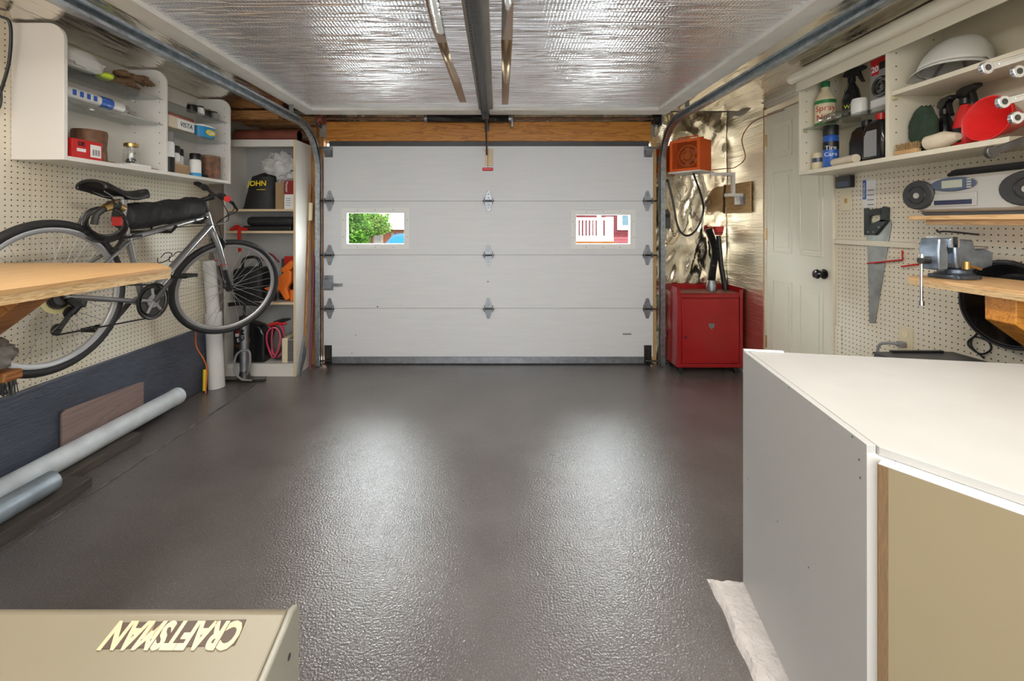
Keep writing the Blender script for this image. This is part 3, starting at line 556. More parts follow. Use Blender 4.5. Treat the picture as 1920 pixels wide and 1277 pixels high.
def wheel(name, M, hub):
    t_ = MB(M); t_.ring(hub, .325, .0185, (0, 1, 0), 64, 10); w_ = t_.build(name, 'black_rubber', bike)
    r_ = MB(M); c = Vector(hub); ax = []
    prof = [(.308, -.011), (.308, .011), (.294, .011), (.286, .005), (.286, -.005), (.294, -.011)]; vs = []; n = 64; k = len(prof)
    for i in range(n):
        a = 2*math.pi*i/n
        for (R_, l_) in prof: vs.append(c+Vector((R_*math.cos(a), l_, R_*math.sin(a))))
    r_.add(vs, [(i*k+j, i*k+(j+1) % k, ((i+1) % n)*k+(j+1) % k, ((i+1) % n)*k+j) for i in range(n) for j in range(k)]); r_.build('rim', 'rim_silver', w_)
    s_ = MB(M)
    for i in range(32):
        a = 2*math.pi*i/32; sd = 1 if i % 2 else -1; off = (.9 if (i//2) % 2 else -.9)
        s_.cyl(c+Vector((.022*math.cos(a+off), sd*.028, .022*math.sin(a+off))), c+Vector((.288*math.cos(a), 0, .288*math.sin(a))), .0011, n=4, caps=False)
    s_.build('spokes', 'spoke', w_)['kind'] = 'stuff'
    h_ = MB(M); h_.cyl(c+P3(0, 0, -.04), c+P3(0, 0, .04), .014); h_.cyl(c+P3(0, 0, -.065), c+P3(0, 0, .065), .006)
    for q in (-.028, .028): h_.cyl(c+P3(0, 0, q-.002), c+P3(0, 0, q+.002), .026)
    h_.build('hub', 'dark_steel', w_); return w_
wheel('rear_wheel', BM, P3(0, 0)); wheel('front_wheel', BM @ steer, FH)
# drivetrain
def gear(b, c, r, l, teeth=True):
    n = 44; pts = []
    for i in range(n*2): a = math.pi*i/n; rr = r+(.004 if i % 2 else 0); pts.append((c.x+rr*math.cos(a), c.z+rr*math.sin(a)))
    b.prism(pts, 'y', l-.0015, l+.0015)
ca = bm(); gear(ca, P3(0, 0), .035, -.052); gear(ca, P3(0, 0), .042, -.046); gear(ca, P3(0, 0), .050, -.040); ca.build('cassette', 'dark_steel', bike)
q = bm(); q.cyl(P3(0, 0, -.034), P3(0, 0, -.031), .075); q.build('spoke_guard', 'silicone', bike)
cr_ = bm(); gear(cr_, BBp, .088, -.052); gear(cr_, BBp, .072, -.058); cr_.build('chainring', 'dark_steel', bike)
q = bm(); q.ring(BBp+P3(0, 0, -.062), .094, .006, (0, 1, 0), 40, 8); q.build('chain_guard', 'black', bike)
q = bm(); q.cyl(BBp+P3(0, 0, -.066), BBp+P3(0, 0, -.06), .035)
for k in range(5): a = k*1.2566+.4; q.tube([BBp+P3(0, 0, -.063), BBp+P3(.07*math.cos(a), .07*math.sin(a), -.061)], .008, 6)
q.build('spider', 'grey', bike)
RA, LA = BBp+P3(.115, .125, -.085), BBp+P3(-.115, -.125, .085)
q = bm(); q.tube([BBp+P3(0, 0, -.07), RA], [.014, .010], 10); q.build('crank_arm', 'dark_grey', bike); q = bm(); q.tube([BBp+P3(0, 0, .07), LA], [.014, .010], 10); q.build('crank_arm', 'dark_grey', bike)
for A_, s in ((RA, -1), (LA, 1)):
    q = bm(); c = A_+P3(0, 0, s*.06); q.cyl(A_, A_+P3(0, 0, s*.105), .008)
    for dx in (-.04, .04): q.box(c.x+dx-.005, c.x+dx+.005, c.y-.045, c.y+.045, c.z-.01, c.z+.01)
    for dy in (-.045, .0, .045): q.box(c.x-.04, c.x+.04, c.y+dy-.004, c.y+dy+.004, c.z-.008, c.z+.008)
    q.build('pedal', 'black', bike)
J1, J2 = P3(.03, -.075, -.05), P3(-.02, -.14, -.05)
q = bm(); q.tube([P3(.02, -.01, -.06), P3(.05, -.05, -.075), P3(.03, -.08, -.065)], [.014, .02, .015], 8); q.tube([J1+P3(0, 0, -.012), J2+P3(0, 0, -.012)], .010, 8); q.tube([P3(.07, -.03, -.07), P3(.06, -.055, -.075)], .018, 8); q.build('derailleur', 'black', bike)
q = bm(); gear(q, J1, .022, -.05); gear(q, J2, .022, -.05); q.build('jockey_wheels', 'dark_steel', bike)
q = bm(); q.tube([P3(.0, .047, -.048), BBp+P3(0, .09, -.054)], .0042, 6); q.tube([P3(.045, .0, -.048), J1+P3(.022, 0), J2+P3(-.022, -.008), J2+P3(.0, -.024), BBp+P3(-.02, -.088, -.054)], .0042, 6); q.build('chain', 'dark_steel', bike)
# saddle and post
q = bm(); q.tube([P3(.36, .26), P3(.338, .455)], .0135, 12); q.build('seatpost', 'frame_silver', bike)
q = bm(); q.ring(P3(.361, .255), .021, .007, (-.1, 0, 1), 20, 6); q.cyl(P3(.36, .255, -.02), P3(.40, .26, -.045), .005); q.build('seat_clamp', 'black', bike)
def sad(u, v):
    s = .17+.30*u; hw = .072*(1-u)**1.15+.017 if u > .12 else (.062+.01*u/.12)+.012; a = math.pi*(v*1.25-.125)
    return Vector((s, -hw*math.cos(a), .497+.016*math.cos(u*5.5)-.02*u+.022*math.sin(a)-.012*(1-math.sin(max(0, min(math.pi, a))))))
q = bm(); q.grid(sad, 24, 12); sd_ = q.build('saddle', 'black', bike); k_ = sd_.modifiers.new('solid', 'SOLIDIFY'); k_.thickness = .012; k_.offset = 0
q = bm()
for s in (-1, 1): q.tube([P3(.21, .485, s*.03), P3(.26, .463, s*.022), P3(.38, .463, s*.02), P3(.42, .482, s*.012)], .0035, 6)
q.cyl(P3(.32, .462, -.03), P3(.32, .462, .03), .012); q.build('saddle_rails', 'chrome', bike)
q = bm(); q.box(.40, .44, -.028, .0, .468, .478); q.build('saddle_tag', 'red', bike)
# bars
TOPs = HT+(HT-HB).normalized()*.09
q = bm(); q.M = BM @ steer; q.tube([HT, TOPs], .017, 12); q.tube([TOPs+P3(-.005, -.01), TOPs+P3(.06, .02)], .016, 12); q.build('stem', 'black', bike)
BC = TOPs+P3(.06, .035)
q = bm(); q.M = BM @ steer; q.tube([BC+P3(-.02, .025, -.3), BC+P3(0, .012, -.12), BC, BC+P3(0, .012, .12), BC+P3(-.02, .025, .3)], .0115, 10); hb_ = q.build('handlebar', 'black', bike)
for s in (-1, 1):
    q = bm(); q.M = BM @ steer; q.tube([BC+P3(-.021, .025, s*.3), BC+P3(-.011, .019, s*.19)], .0175, 12); q.build('grip', 'black_rubber', bike)
    q = bm(); q.M = BM @ steer; q.cyl(BC+P3(-.0215, .025, s*.305), BC+P3(-.0205, .025, s*.3), .019); q.build('bar_end', 'red', bike)
    q = bm(); q.M = BM @ steer; q.cyl(BC+P3(-.01, .019, s*.15), BC+P3(-.01, .019, s*.185), .022); q.tube([BC+P3(0, .015, s*.16), BC+P3(.05, -.01, s*.19), BC+P3(.055, -.045, s*.27)], .007, 8); q.build('brake_lever', 'black', bike)
q = bm(); 
for s, e_ in ((-1, HB+P3(.02, -.08, .02)), (1, P3(.7, .3, .02)), (-.6, HB+P3(.04, -.05, -.04))):
    w0 = steer @ (BC+P3(.03, .0, .14*s)); q.tube(spline([w0, w0+P3(.1, -.07), HB+P3(.10, .05, -.03*s), e_]), .0028, 5)
q.build('brake_cables', 'black', bike)['kind'] = 'stuff'
q = bm(); q.M = BM @ steer
for s in (-1, 1): q.tube([HB+P3(.055, -.05, s*.05), HB+P3(.075, -.075, s*.045), HB+P3(.07, -.12, s*.04)], .010, 8)
q.build('front_brake', 'black', bike)
q = bm()
for s in (-1, 1): q.tube([P3(.255, .185, s*.02), P3(.26, .20, s*.045), P3(.30, .245, s*.03)], .009, 8)
q.build('rear_brake', 'dark_steel', bike)
q = bm(); q.box(.296, .316, -.026, .026, .312, .36); q.build('reflector', 'red_plastic', bike, bev=.004)
for s in (-1, 1):
    q = bm(); q.M = BM @ steer; q.ring(HB+P3(.085, -.225, s*.055), .0176, .003, (.36, 0, -1), 20, 5); q.build('fork_ring', 'red', bike)
# roll bag strapped on the top tube
def bag(u, v):
    s = .335+.54*u; a = 2*math.pi*v; e_ = (1-max(0, (abs(u-.5)-.44)/.06)**2)**.5 if abs(u-.5) > .44 else 1
    r = (.070+.009*noise.noise(Vector((s*9, math.cos(a)*1.5, math.sin(a)*1.5)))+.006*noise.noise(Vector((s*26, a, 3))))*max(.06, e_)
    return Vector((s, .025+r*1.0*math.cos(a), .352+.075*u+r*math.sin(a)))
q = bm(); q.grid(bag, 60, 28); rb = q.build('roll_bag', 'black_cloth'); tag(rb, 'long black fabric roll bag strapped on the bicycle top tube', 'bag')
# cable lock coil hanging from the saddle
LC = P3(.215, .34, -.045); lk = thing('cable_lock', 'coiled black cable lock with gold combination head behind the saddle', 'bike lock', BM @ LC)
for k in range(4):
    q = bm(); q.ring(LC+P3(-.02-.006*k, -.02+.004*k, .0-.010*k), .084-.005*k, .0078, (.62, .75, .1*k-.12), 36, 8); q.build('cable_loop', 'black_gloss', lk)
q = bm(); q.tube([LC+P3(-.07, .055, -.05), LC+P3(-.02, .078, -.05), LC+P3(.035, .06, -.045)], [.018, .023, .018], 10); q.build('lock_head', 'brass', lk)
q = bm(); q.tube([LC+P3(-.04, .072, -.05), LC+P3(.0, .074, -.05)], .0238, 12); q.build('number_dials', 'black', lk)
q = bm(); q.tube([LC+P3(-.07, .055, -.05), LC+P3(-.10, .025, -.045), LC+P3(-.105, -.02, -.04)], .015, 8); q.build('lock_body', 'black', lk)
# hooks carrying the bicycle
for s, nm in ((.60, 'black coated wall hook under the middle of the bicycle top tube'), (.83, 'black coated wall hook near the bicycle head tube')):
    p_ = BM @ P3(s, 0); zt = RH.z+.252+(s-.364)/.547*.125-.030
    t = thing('bike_hook', nm, 'hook', (XL, p_.y, zt), 'hooks carrying the bicycle')
    MB().tube([(XL, p_.y, zt), (p_.x+.03, p_.y, zt), (p_.x+.06, p_.y, zt+.035)], .009, 8).build('arm', 'black', t)
    B(XL+.0005, XL+.006, p_.y-.02, p_.y+.02, zt-.05, zt+.05).build('back_plate', 'black', t)
def wire_hook(px, py, lab):
    p_ = onX(px, py, XL+.004); t = MB().tube(spline([p_+Vector((0, 0, .03)), p_, p_+Vector((.03, .0, .0)), p_+Vector((.05, .03, .02)), p_+Vector((.045, .06, .05)), p_+Vector((.03, .03, .06)), p_+Vector((.01, .01, .03))]), .003, 6).build('wire_hook', 'dark_steel'); tag(t, lab, 'hook', 'wire hooks on the left pegboard')
wire_hook(296, 492, 'bent wire peg hook behind the bicycle down tube, left one'); wire_hook(318, 490, 'bent wire peg hook touching the bicycle down tube, right one')
t = thing('glue_stick_pack', 'small pack of amber tape rolls on the wall behind the top tube', 'tape pack', onX(355, 414, XL)); p_ = onX(355, 414, XL)
B(XL+.001, XL+.03, p_.y-.10, p_.y+.14, p_.z-.02, p_.z+.014).build('pack', 'brass', t, bev=.006)
tag(MB().blob(onX(300, 428, XL+.04), (.03, .045, .018), .2, 4, 2).build('rag', 'white'), 'small white rag on the hook behind the bicycle', 'rag')

# ---- left workbench
t = thing('plywood_bench', 'plywood workbench corner jutting in front of the bicycle rear wheel', 'workbench', (-1.6, 1.0, 1.058))
poly = [(XL+.001, .2), (-1.04, .2), (-1.02, 1.35), (-1.19, 1.508), (XL+.001, 1.508)]
MB().prism(poly, 'z', 1.079, 1.09).build('top_ply', 'bench_ply', t); MB().prism([(x*1-.0015*(1 if x > -1.5 else 0), y-.001) for x, y in poly], 'z', 1.058, 1.0788).build('edge_ply', 'bench_edge', t)
for y in (.45, 1.27):
    MB().prism([(XL+.001, 1.057), (-1.34, 1.057), (-1.34, 1.015), (XL+.03, .42), (XL+.001, .42)], 'y', y-.045, y+.045).build('brace', 'brown_wood_y', t, bev=.003)
t = thing('bench_brush', 'wooden brush with black bristles hanging under the left workbench', 'brush', (-1.72, 1.46, .66))
B(-1.98, -1.635, 1.43, 1.49, .695, .73).build('block', 'brown_wood_y', t, bev=.008)
br = MB()
for i in range(240):
    x = -1.975+.33*random.random(); y = 1.436+.048*random.random(); br.cyl((x, y, .696), (x+random.uniform(-.008, .008), y+random.uniform(-.006, .006), .64+random.uniform(0, .01)), .0018, n=4)
br.build('bristles', 'black', t)['kind'] = 'stuff'
MB().tube([(-1.95, 1.46, .729), (-1.97, 1.46, .9), (-1.98, 1.46, 1.0575)], .012).build('handle', 'brown_wood_y', t)
MB().blob((-1.74, 1.46, .785), (.10, .04, .062), .22, 4, 8, flat=.054).build('lint_tuft', 'fuzz', t)

# ---- floor by the left wall
def rod(name, mat_, a, b, r, label, cat, hollow=True):
    m_ = MB(); a = Vector(a); b = Vector(b); t = (b-a).normalized(); o = m_.tube([a, b, b, b-t*.12] if hollow else [a, b], [r, r, r*.88, r*.88] if hollow else r, 28).build(name, mat_); return tag(o, label, cat)
for k, (x0, y0, y1) in enumerate(((-2.09, 1.55, 2.45), (-1.965, 1.2, 2.02))):
    tag(B(x0-.05, x0+.07, y0, y1, -.003, .043).build('lath', 'lath', bev=.003), ['dark wooden lath on the floor under the long grey pipe', 'dark wooden lath on the floor under the short metal pipe'][k], 'lath')
rod('drain_pipe', 'pipe_grey', (-2.095, 1.0, .096), (-2.095, 2.83, .096), .052, 'long pale grey pipe lying along the slate-blue board', 'pipe', False)
MB().cyl((-2.095, 2.8, .096), (-2.095, 2.83, .096), .054, n=28).build('collar', 'pipe_grey', bpy.data.objects['drain_pipe'])
rod('metal_pipe', 'pipe_blue', (-1.975, 1.1, .091), (-1.962, 1.90, .091), .046, 'short blue-grey metal pipe beside the long pipe', 'pipe')
q = MB(); q.prism([(2.13, .05), (2.62, .05), (2.625, .262), (2.60, .268), (2.15, .298), (2.13, .285)], 'x', -2.162, -2.150)
tag(q.build('leaning_board', 'reddish_board', bev=.002), 'reddish-brown board leaning on the slate-blue board behind the pipe', 'board')
tag(B(-1.93, -1.88, 1.25, 1.95, -.003, .006).build('floor_plank', 'lath'), 'thin dark flat strip on the floor beside the joint', 'strip')
tag(MB().cyl((-2.105, 3.235, -.003), (-2.13, 3.235, .56), .056, n=28).cyl((-2.13, 3.235, .56), (-2.15, 3.215, .95), .043, n=28).build('white_tube', 'pvc'), 'upright white plastic tube leaning in the corner behind the front wheel', 'tube')
t = thing('pry_bar', 'yellow handled bar standing at the end of the slate-blue board', 'bar', (-2.13, 3.15, 0)); MB().cyl((-2.125, 3.13, .012), (-2.135, 3.15, .16), .013).build('handle', 'yellow', t); MB().cyl((-2.125, 3.14, -.003), (-2.125, 3.14, .012), .016).build('foot', 'black', t)
tag(MB().tube(spline([(-2.14, 3.06, .47), (-2.15, 3.08, .35), (-2.12, 3.11, .25), (-2.115, 3.14, .16), (-2.11, 3.12, -.002)]), .004, 6).build('orange_string', 'orange'), 'thin orange cord hanging down behind the front wheel', 'cord')
# floor pump
PX, PY = -1.975, 3.37; t = thing('floor_pump', 'silver bicycle floor pump with black handle before the bookcase', 'pump', (PX, PY, 0))
MB().cyl((PX, PY, .04), (PX, PY, .47), .033, n=20).build('barrel', 'galv', t); MB().cyl((PX, PY, .47), (PX, PY, .50), .038).build('barrel_cap', 'black', t); MB().cyl((PX, PY, .5), (PX, PY, .585), .009).build('rod', 'black', t)
MB().tube([(PX-.12, PY, .592), (PX-.05, PY, .60), (PX+.05, PY, .60), (PX+.12, PY, .592)], .016, 10).build('handle', 'black', t)
b = MB(); b.lathe([(.045, .0), (.05, .01), (.038, .045), (.034, .075)], (PX, PY, 0)); b.box(PX-.16, PX+.17, PY-.035, PY+.0, 0, .012); b.build('foot', 'dark_steel', t)
MB().tube(spline([(PX+.03, PY-.02, .05), (PX+.07, PY-.05, .12), (PX+.06, PY-.045, .24), (PX-.03, PY-.045, .22), (PX-.05, PY-.05, .10), (PX+.0, PY-.05, .03), (PX+.09, PY-.06, .02)]), .008).build('hose', 'grey', t)
text('CM', .06, facing((PX+.0, PY-.0345, .36), (0, 0, 1), (-1, 0, 0)), 'black', t, cyl_r=None, bold=.001)

# ---- bookcase in the corner
BX0, BX1, BY0, BY1, BH = XL+.002, -1.612, 3.45, 3.735, 1.897
t = thing('bookcase', 'tall white open bookcase in the far left corner', 'bookcase', (-1.9, 3.6, 0))
B(BX1-.018, BX1, BY0, BY1, 0, BH).build('side_panel', 'melamine', t); B(BX0, BX0+.018, BY0, BY1, 0, BH).build('side_panel', 'melamine', t)
B(BX0+.018, BX1-.018, BY1-.006, BY1, 0, BH).build('back_panel', 'dimmed_white', t)
B(BX1-.0182, BX1+.0002, BY0-.0008, BY0, 0, BH).build('edge_band', 'birch_edge', t)
B(BX0+.018, BX1-.018, BY0, BY1-.007, BH-.02, BH).build('top_board', 'melamine', t); B(BX0+.018, BX1-.018, BY0-.0008, BY0+.018, BH-.055, BH-.0205).build('top_rail', 'melamine', t)
shz = {}
for n_, z in (('a', 1.341), ('b', 1.166), ('c', .594)):
    s_ = B(BX0+.018, BX1-.018, BY0+.002, BY1-.007, z-.018, z).build('shelf', 'melamine', t); B(BX0+.018, BX1-.018, BY0, BY0+.0018, z-.018, z).build('edge_band', 'birch_edge', s_)
B(BX0+.018, BX1-.018, BY0+.004, BY1-.007, .075, .10).build('shelf', 'melamine', t); B(BX0+.018, BX1-.018, BY0+.002, BY0+.018, 0, .0748).build('kick_board', 'melamine', t)
# top
q = MB(); q.tube([(XL+.02, 3.60, BH+.056), (-1.65, 3.60, BH+.056), (-1.65, 3.60, BH+.056), (-1.72, 3.60, BH+.056)], [.055, .055, .045, .045], 24)
tag(q.build('carpet_roll', 'rust_red'), 'dark red roll lying on top of the bookcase', 'roll')
# contents
def clothbag(u, v):
    a = 2*math.pi*u; k = v; wx = .14-.05*k+.012*noise.noise(Vector((math.cos(a)*2, math.sin(a)*2, k*4))); wy = .075-.02*k
    e_ = 1 if k < .9 else max(.05, 1-(k-.9)/.1*.9)
    return Vector((-1.945+.03*k+wx*math.cos(a)*e_, 3.545+wy*math.sin(a)*e_, 1.342+.295*k+.02*noise.noise(Vector((a, k*3, 1)))*(k > .1)))
t = thing('cloth_bag', 'black cloth bag with yellow JOHN lettering on the top bookcase shelf', 'bag', (-1.945, 3.545, 1.342)); MB().grid(clothbag, 36, 20).build('bag', 'black_cloth', t)
text('JOHN', .058, facing((-1.925, 3.457, 1.545), (1, 0, .02), (0, .1, 1)), 'yellow', t, bold=.0015); B(-1.93, -1.86, 3.458, 3.46, 1.495, 1.50).build('print_line', 'yellow', t)
tag(MB().blob((-1.84, 3.645, 1.69), (.15, .062, .13), .35, 3.5, 4, 36, 24).blob((-1.82, 3.665, 1.47), (.12, .05, .12), .15, 3, 6).build('bubble_wrap', 'white_bag'), 'large crumpled translucent plastic bag behind the black bag', 'plastic bag')
t = thing('product_box', 'tall red and white box on the top bookcase shelf', 'box', (-1.67, 3.53, 1.342)); B(-1.712, -1.634, 3.468, 3.56, 1.342, 1.46).build('lower', 'label_white', t); B(-1.712, -1.634, 3.468, 3.56, 1.4602, 1.572).build('upper', 'dark_red', t)
text('Pioneer', .028, facing((-1.693, 3.467, 1.52), (0, 0, -1), (1, 0, 0)), 'white', t)
for k in range(4): B(-1.70, -1.66, 3.4672, 3.4678, 1.37+k*.018, 1.375+k*.018).build('print_line', 'grey', t)
tag(B(-1.80, -1.73, 3.50, 3.56, 1.342, 1.56).build('carton', 'cardboard'), 'narrow brown carton between the black bag and red box', 'box')
b = B(-2.05, -1.66, 3.47, 3.71, 1.1665, 1.205); tag(b.build('flat_case', 'black', bev=.008), 'flat black case lying on the second bookcase shelf', 'case')
b = B(-2.03, -1.65, 3.475, 3.71, 1.2055, 1.28); tag(b.build('soft_case', 'black_cloth', bev=.03), 'rounded black case stacked on the flat case', 'case')
tag(MB().tube(spline([(-2.14, 3.47, 1.172), (-2.1, 3.462, 1.20), (-2.06, 3.44, 1.19), (-2.055, 3.435, 1.10), (-2.05, 3.438, 1.0)]), .014, 6).tube(spline([(-2.14, 3.465, 1.175), (-2.08, 3.45, 1.185), (-2.0, 3.455, 1.178)]), .014, 6).build('red_strap', 'red'), 'red strap hanging from the second bookcase shelf', 'strap')
# shelf c
t = thing('tool_bag', 'black tool bag on the third bookcase shelf', 'tool bag', (-1.97, 3.6, .595)); B(-2.14, -1.90, 3.47, 3.71, .595, .86).build('body', 'black_cloth', t, bev=.03); B(-2.12, -1.92, 3.462, 3.47, .63, .74).build('pocket', 'black', t, bev=.004); MB().tube(spline([(-2.10, 3.55, .86), (-2.08, 3.54, .93), (-2.01, 3.54, .95), (-1.96, 3.54, .93), (-1.94, 3.55, .86)]), .012).build('handle', 'black', t)
t = thing('power_tool', 'orange and black power tool on the third bookcase shelf', 'power tool', (-1.74, 3.52, .595))
MB().prism([(-1.89, .70), (-1.83, .72), (-1.76, .80), (-1.69, .855), (-1.66, .83), (-1.66, .76), (-1.70, .70), (-1.67, .62), (-1.71, .60), (-1.76, .68), (-1.84, .675)], 'y', 3.475, 3.545).build('housing', 'orange', t, bev=.012)
MB().prism([(-1.76, .85), (-1.67, .93), (-1.645, .90), (-1.66, .86), (-1.73, .82)], 'y', 3.485, 3.535).build('handle', 'orange', t, bev=.008)
B(-1.80, -1.70, 3.55, 3.62, .595, .80).build('motor', 'black', t, bev=.012); B(-1.885, -1.80, 3.49, 3.53, .595, .672).build('guard', 'black', t, bev=.01)
t = thing('battery_tester', 'red battery tester box with leads on the third bookcase shelf', 'tester', (-1.75, 3.64, .87)); B(-1.82, -1.65, 3.63, 3.71, .595, .93).build('case', 'dark_grey', t, bev=.01); B(-1.79, -1.68, 3.622, 3.63, .80, .95).build('face', 'red', t, bev=.006)
MB().tube(spline([(-1.83, 3.62, .90), (-1.88, 3.58, .97), (-1.93, 3.52, .99), (-1.90, 3.5, .93), (-1.80, 3.50, .90)]), .007).build('lead', 'dark_red', t)
tag(B(-1.672, -1.64, 3.47, 3.53, .595, .69).build('orange_bottle', 'orange', bev=.01), 'small orange bottle at the right end of the third bookcase shelf', 'bottle')
# bottom shelf
t = thing('oil_jug', 'black motor oil jug marked EDGE on the bottom bookcase shelf', 'oil jug', (-1.99, 3.53, .10)); JX0, JX1 = -2.13, -1.87
MB().prism([(JX0, .101), (JX1, .101), (JX1, .33), (JX1-.04, .40), (JX0+.12, .43), (JX0+.05, .43), (JX0, .36)], 'y', 3.468, 3.58).build('jug', 'black_gloss', t, bev=.018); MB().cyl((JX0+.085, 3.52, .43), (JX0+.085, 3.52, .465), .022).build('cap', 'dark_red', t)
B(JX0+.02, JX0+.17, 3.466, 3.4678, .15, .37).build('label', 'black', t); text('EDGE', .042, facing((JX0+.09, 3.4655, .285), (1, 0, 0), (0, 0, 1)), 'white', t, bold=.001)
B(JX0+.025, JX0+.115, 3.4655, 3.466, .315, .34).build('logo_plate', 'white', t); text('Castrol', .026, facing((JX0+.07, 3.465, .328), (1, 0, 0), (0, 0, 1)), 'red', t); B(JX0+.025, JX0+.11, 3.4655, 3.466, .225, .25).build('label_stripe', 'brass', t); MB().prism([(JX0+.03, .35), (JX0+.09, .35), (JX0+.06, .375)], 'y', 3.4655, 3.466).build('logo_flash', 'red', t)
t = thing('jumper_cables', 'coiled red and black jumper cables on the bottom bookcase shelf', 'cables', (-1.78, 3.5, .10))
for k in range(5):
    c = Vector((-1.805+.006*k, 3.478+.012*k, .265+.012*(k % 3))); q = MB(); pts = [c+Vector((.052*math.cos(a)*(1+.2*math.sin(a+k)), .01*math.sin(a*2+k), (.12+.008*k)*math.sin(a))) for a in [2*math.pi*i/28 for i in range(28)]]; q.tube(pts, .0075, 6, closed=True); q.build('cable_loop', 'pink_cable' if k % 2 == 0 else 'black', t)
for k, (mm, dx) in enumerate((('red', 0), ('black', .05))): MB().tube([(-1.85+dx, 3.48, .40+dx*.5), (-1.77+dx, 3.475, .425+dx*.4), (-1.70+dx*.6, 3.48, .415+dx*.8)], [.012, .016, .008], 8).build('clamp', mm, t)
t = thing('battery_charger', 'white and grey battery charger on the bottom bookcase shelf', 'charger', (-1.68, 3.55, .10)); B(-1.735, -1.69, 3.47, 3.66, .1005, .30).build('case', 'cream', t, bev=.006); B(-1.69, -1.635, 3.475, 3.66, .1005, .295).build('vent_side', 'grey', t, bev=.003)
vt = MB()
for k in range(12): vt.box(-1.685, -1.64, 3.472, 3.4748, .12+k*.014, .126+k*.014)
vt.build('vent_slots', 'dark_grey', t)
# long tools beside the track
t = thing('shovel', 'grey steel shovel blade standing beside the bookcase', 'shovel', (-1.595, 3.56, 0)); MB().prism([(3.47, .0), (3.50, .0), (3.60, .12), (3.60, .24), (3.575, .30), (3.555, .24), (3.50, .10)], 'x', -1.600, -1.594).build('blade', 'galv', t); MB().cyl((-1.599, 3.59, .2), (-1.599, 3.69, 1.55), .010).build('shaft', 'stud_wood', t); MB().cyl((-1.590, 3.668, 1.25), (-1.590, 3.679, 1.40), .018).build('rope_grip', 'cream', t)
tag(MB().cyl((-1.572, 3.62, 0), (-1.578, 3.728, 1.0), .009).build('purple_pole', 'purple'), 'thin purple pole leaning between the bookcase and the door track', 'pole')

# ================================================================ RIGHT SIDE
# ---- house door
d2 = thing('door_2', 'cream panelled house door with black knob in the right wall', 'door', (XR, 2.91, 0), kind='structure')
LX = XR-.012
B(LX, XR-.0005, 2.60, 3.222, .012, 2.035).build('leaf', 'door_cream', d2)
for (a, b) in ((2.665, 2.875), (2.945, 3.155)):
    for (c, d) in ((.20, .82), (1.02, 1.60), (1.70, 1.94)):
        q = MB()
        for (y0, y1, z0, z1) in ((a, a+.014, c, d), (b-.014, b, c, d), (a+.014, b-.014, c, c+.014), (a+.014, b-.014, d-.014, d)): q.box(LX-.006, LX, y0, y1, z0, z1)
        q.box(LX-.004, LX, a+.035, b-.035, c+.035, d-.035); q.build('raised_panel', 'door_cream', d2, bev=.003)
kn = at(1545, 515, 2.63); kz, ky = .915, 2.655
M_ = Matrix.Translation((LX, ky, kz)) @ Matrix.Rotation(-math.pi/2, 4, 'Y'); q = MB(M_); q.lathe([(.03, 0), (.031, .006), (.014, .012), (.012, .028), (.026, .036), (.030, .048), (.024, .06), (.008, .064)], n=24); q.build('door_knob', 'black_gloss', d2)
for z in (.3, 1.1, 1.80): MB().cyl((LX-.004, 3.226, z), (LX-.004, 3.226, z+.09), .006).build('hinge', 'brass', d2)
struct(B(XR-.022, XR-.0005, 2.578, 2.598, 0, 2.06).build('trim_6', 'cream_melamine'), 'thin cream strip along the near edge of the house door', 'trim')
struct(B(XR-.02, XR-.0005, 2.578, 3.244, 2.04, 2.075).build('trim_7', 'bubble_foil_wall'), 'foil strip above the house door', 'trim')
struct(B(XR-.018, XR-.0005, 3.224, 3.243, 0, 2.04).build('trim_8', 'cream_melamine'), 'thin cream strip along the far edge of the house door', 'trim')

# ---- red steel cabinet
t = thing('red_cabinet', 'red steel tool cabinet on castors in the far right corner', 'cabinet', (1.735, 3.63, 0))
RX0, RX1, RY0, RY1 = 1.462, 1.998, 3.50, 3.755
b = B(RX0, RX1, RY0+.012, RY1, .055, .655); b.box(RX0, RX0+.035, RY0, RY0+.012, .055, .655); b.box(RX1-.03, RX1, RY0, RY0+.012, .055, .655); b.box(RX0+.035, RX1-.03, RY0, RY0+.012, .055, .085); b.box(RX0+.035, RX1-.03, RY0, RY0+.012, .62, .655); b.build('body', 'red_paint', t, bev=.003)
q = B(RX0, RX0+.006, RY0, RY1, .6555, .70).box(RX1-.006, RX1, RY0, RY1, .6555, .70).box(RX0+.006, RX1-.006, RY1-.006, RY1, .6555, .70).box(RX0, RX0+.03, RY0-.001, RY0+.006, .6555, .685).box(RX1-.03, RX1, RY0-.001, RY0+.006, .6555, .685); q.build('tray_lip', 'red_paint', t)
B(RX0+.007, RX1-.007, RY0+.008, RY1-.007, .6552, .658).build('tray_top', 'rust_red', t)
dr = B(RX0+.04, RX1-.035, RY0-.004, RY0+.006, .09, .614).build('door', 'red_paint', t, bev=.002)
for z in (.44, .447, .454): B(RX0+.042, RX1-.037, RY0-.0048, RY0-.004, z, z+.002).build('door_crease', 'red_paint', dr)
MB().prism([(1.715, .415), (1.762, .415), (1.762, .39), (1.7385, .366), (1.715, .39)], 'y', RY0-.008, RY0-.0045).build('badge', 'galv', dr)
MB().cyl((1.531, RY0-.0055, .30), (1.531, RY0-.004, .30), .009).build('keyhole', 'black', dr)
for x in (RX0+.04, RX1-.05):
    for y in (RY0+.035, RY1-.035):
        q = MB().cyl((x-.009, y, .022), (x+.009, y, .022), .022); q.box(x-.014, x+.014, y-.014, y+.014, .036, .0548); q.build('castor', 'dark_steel', t)
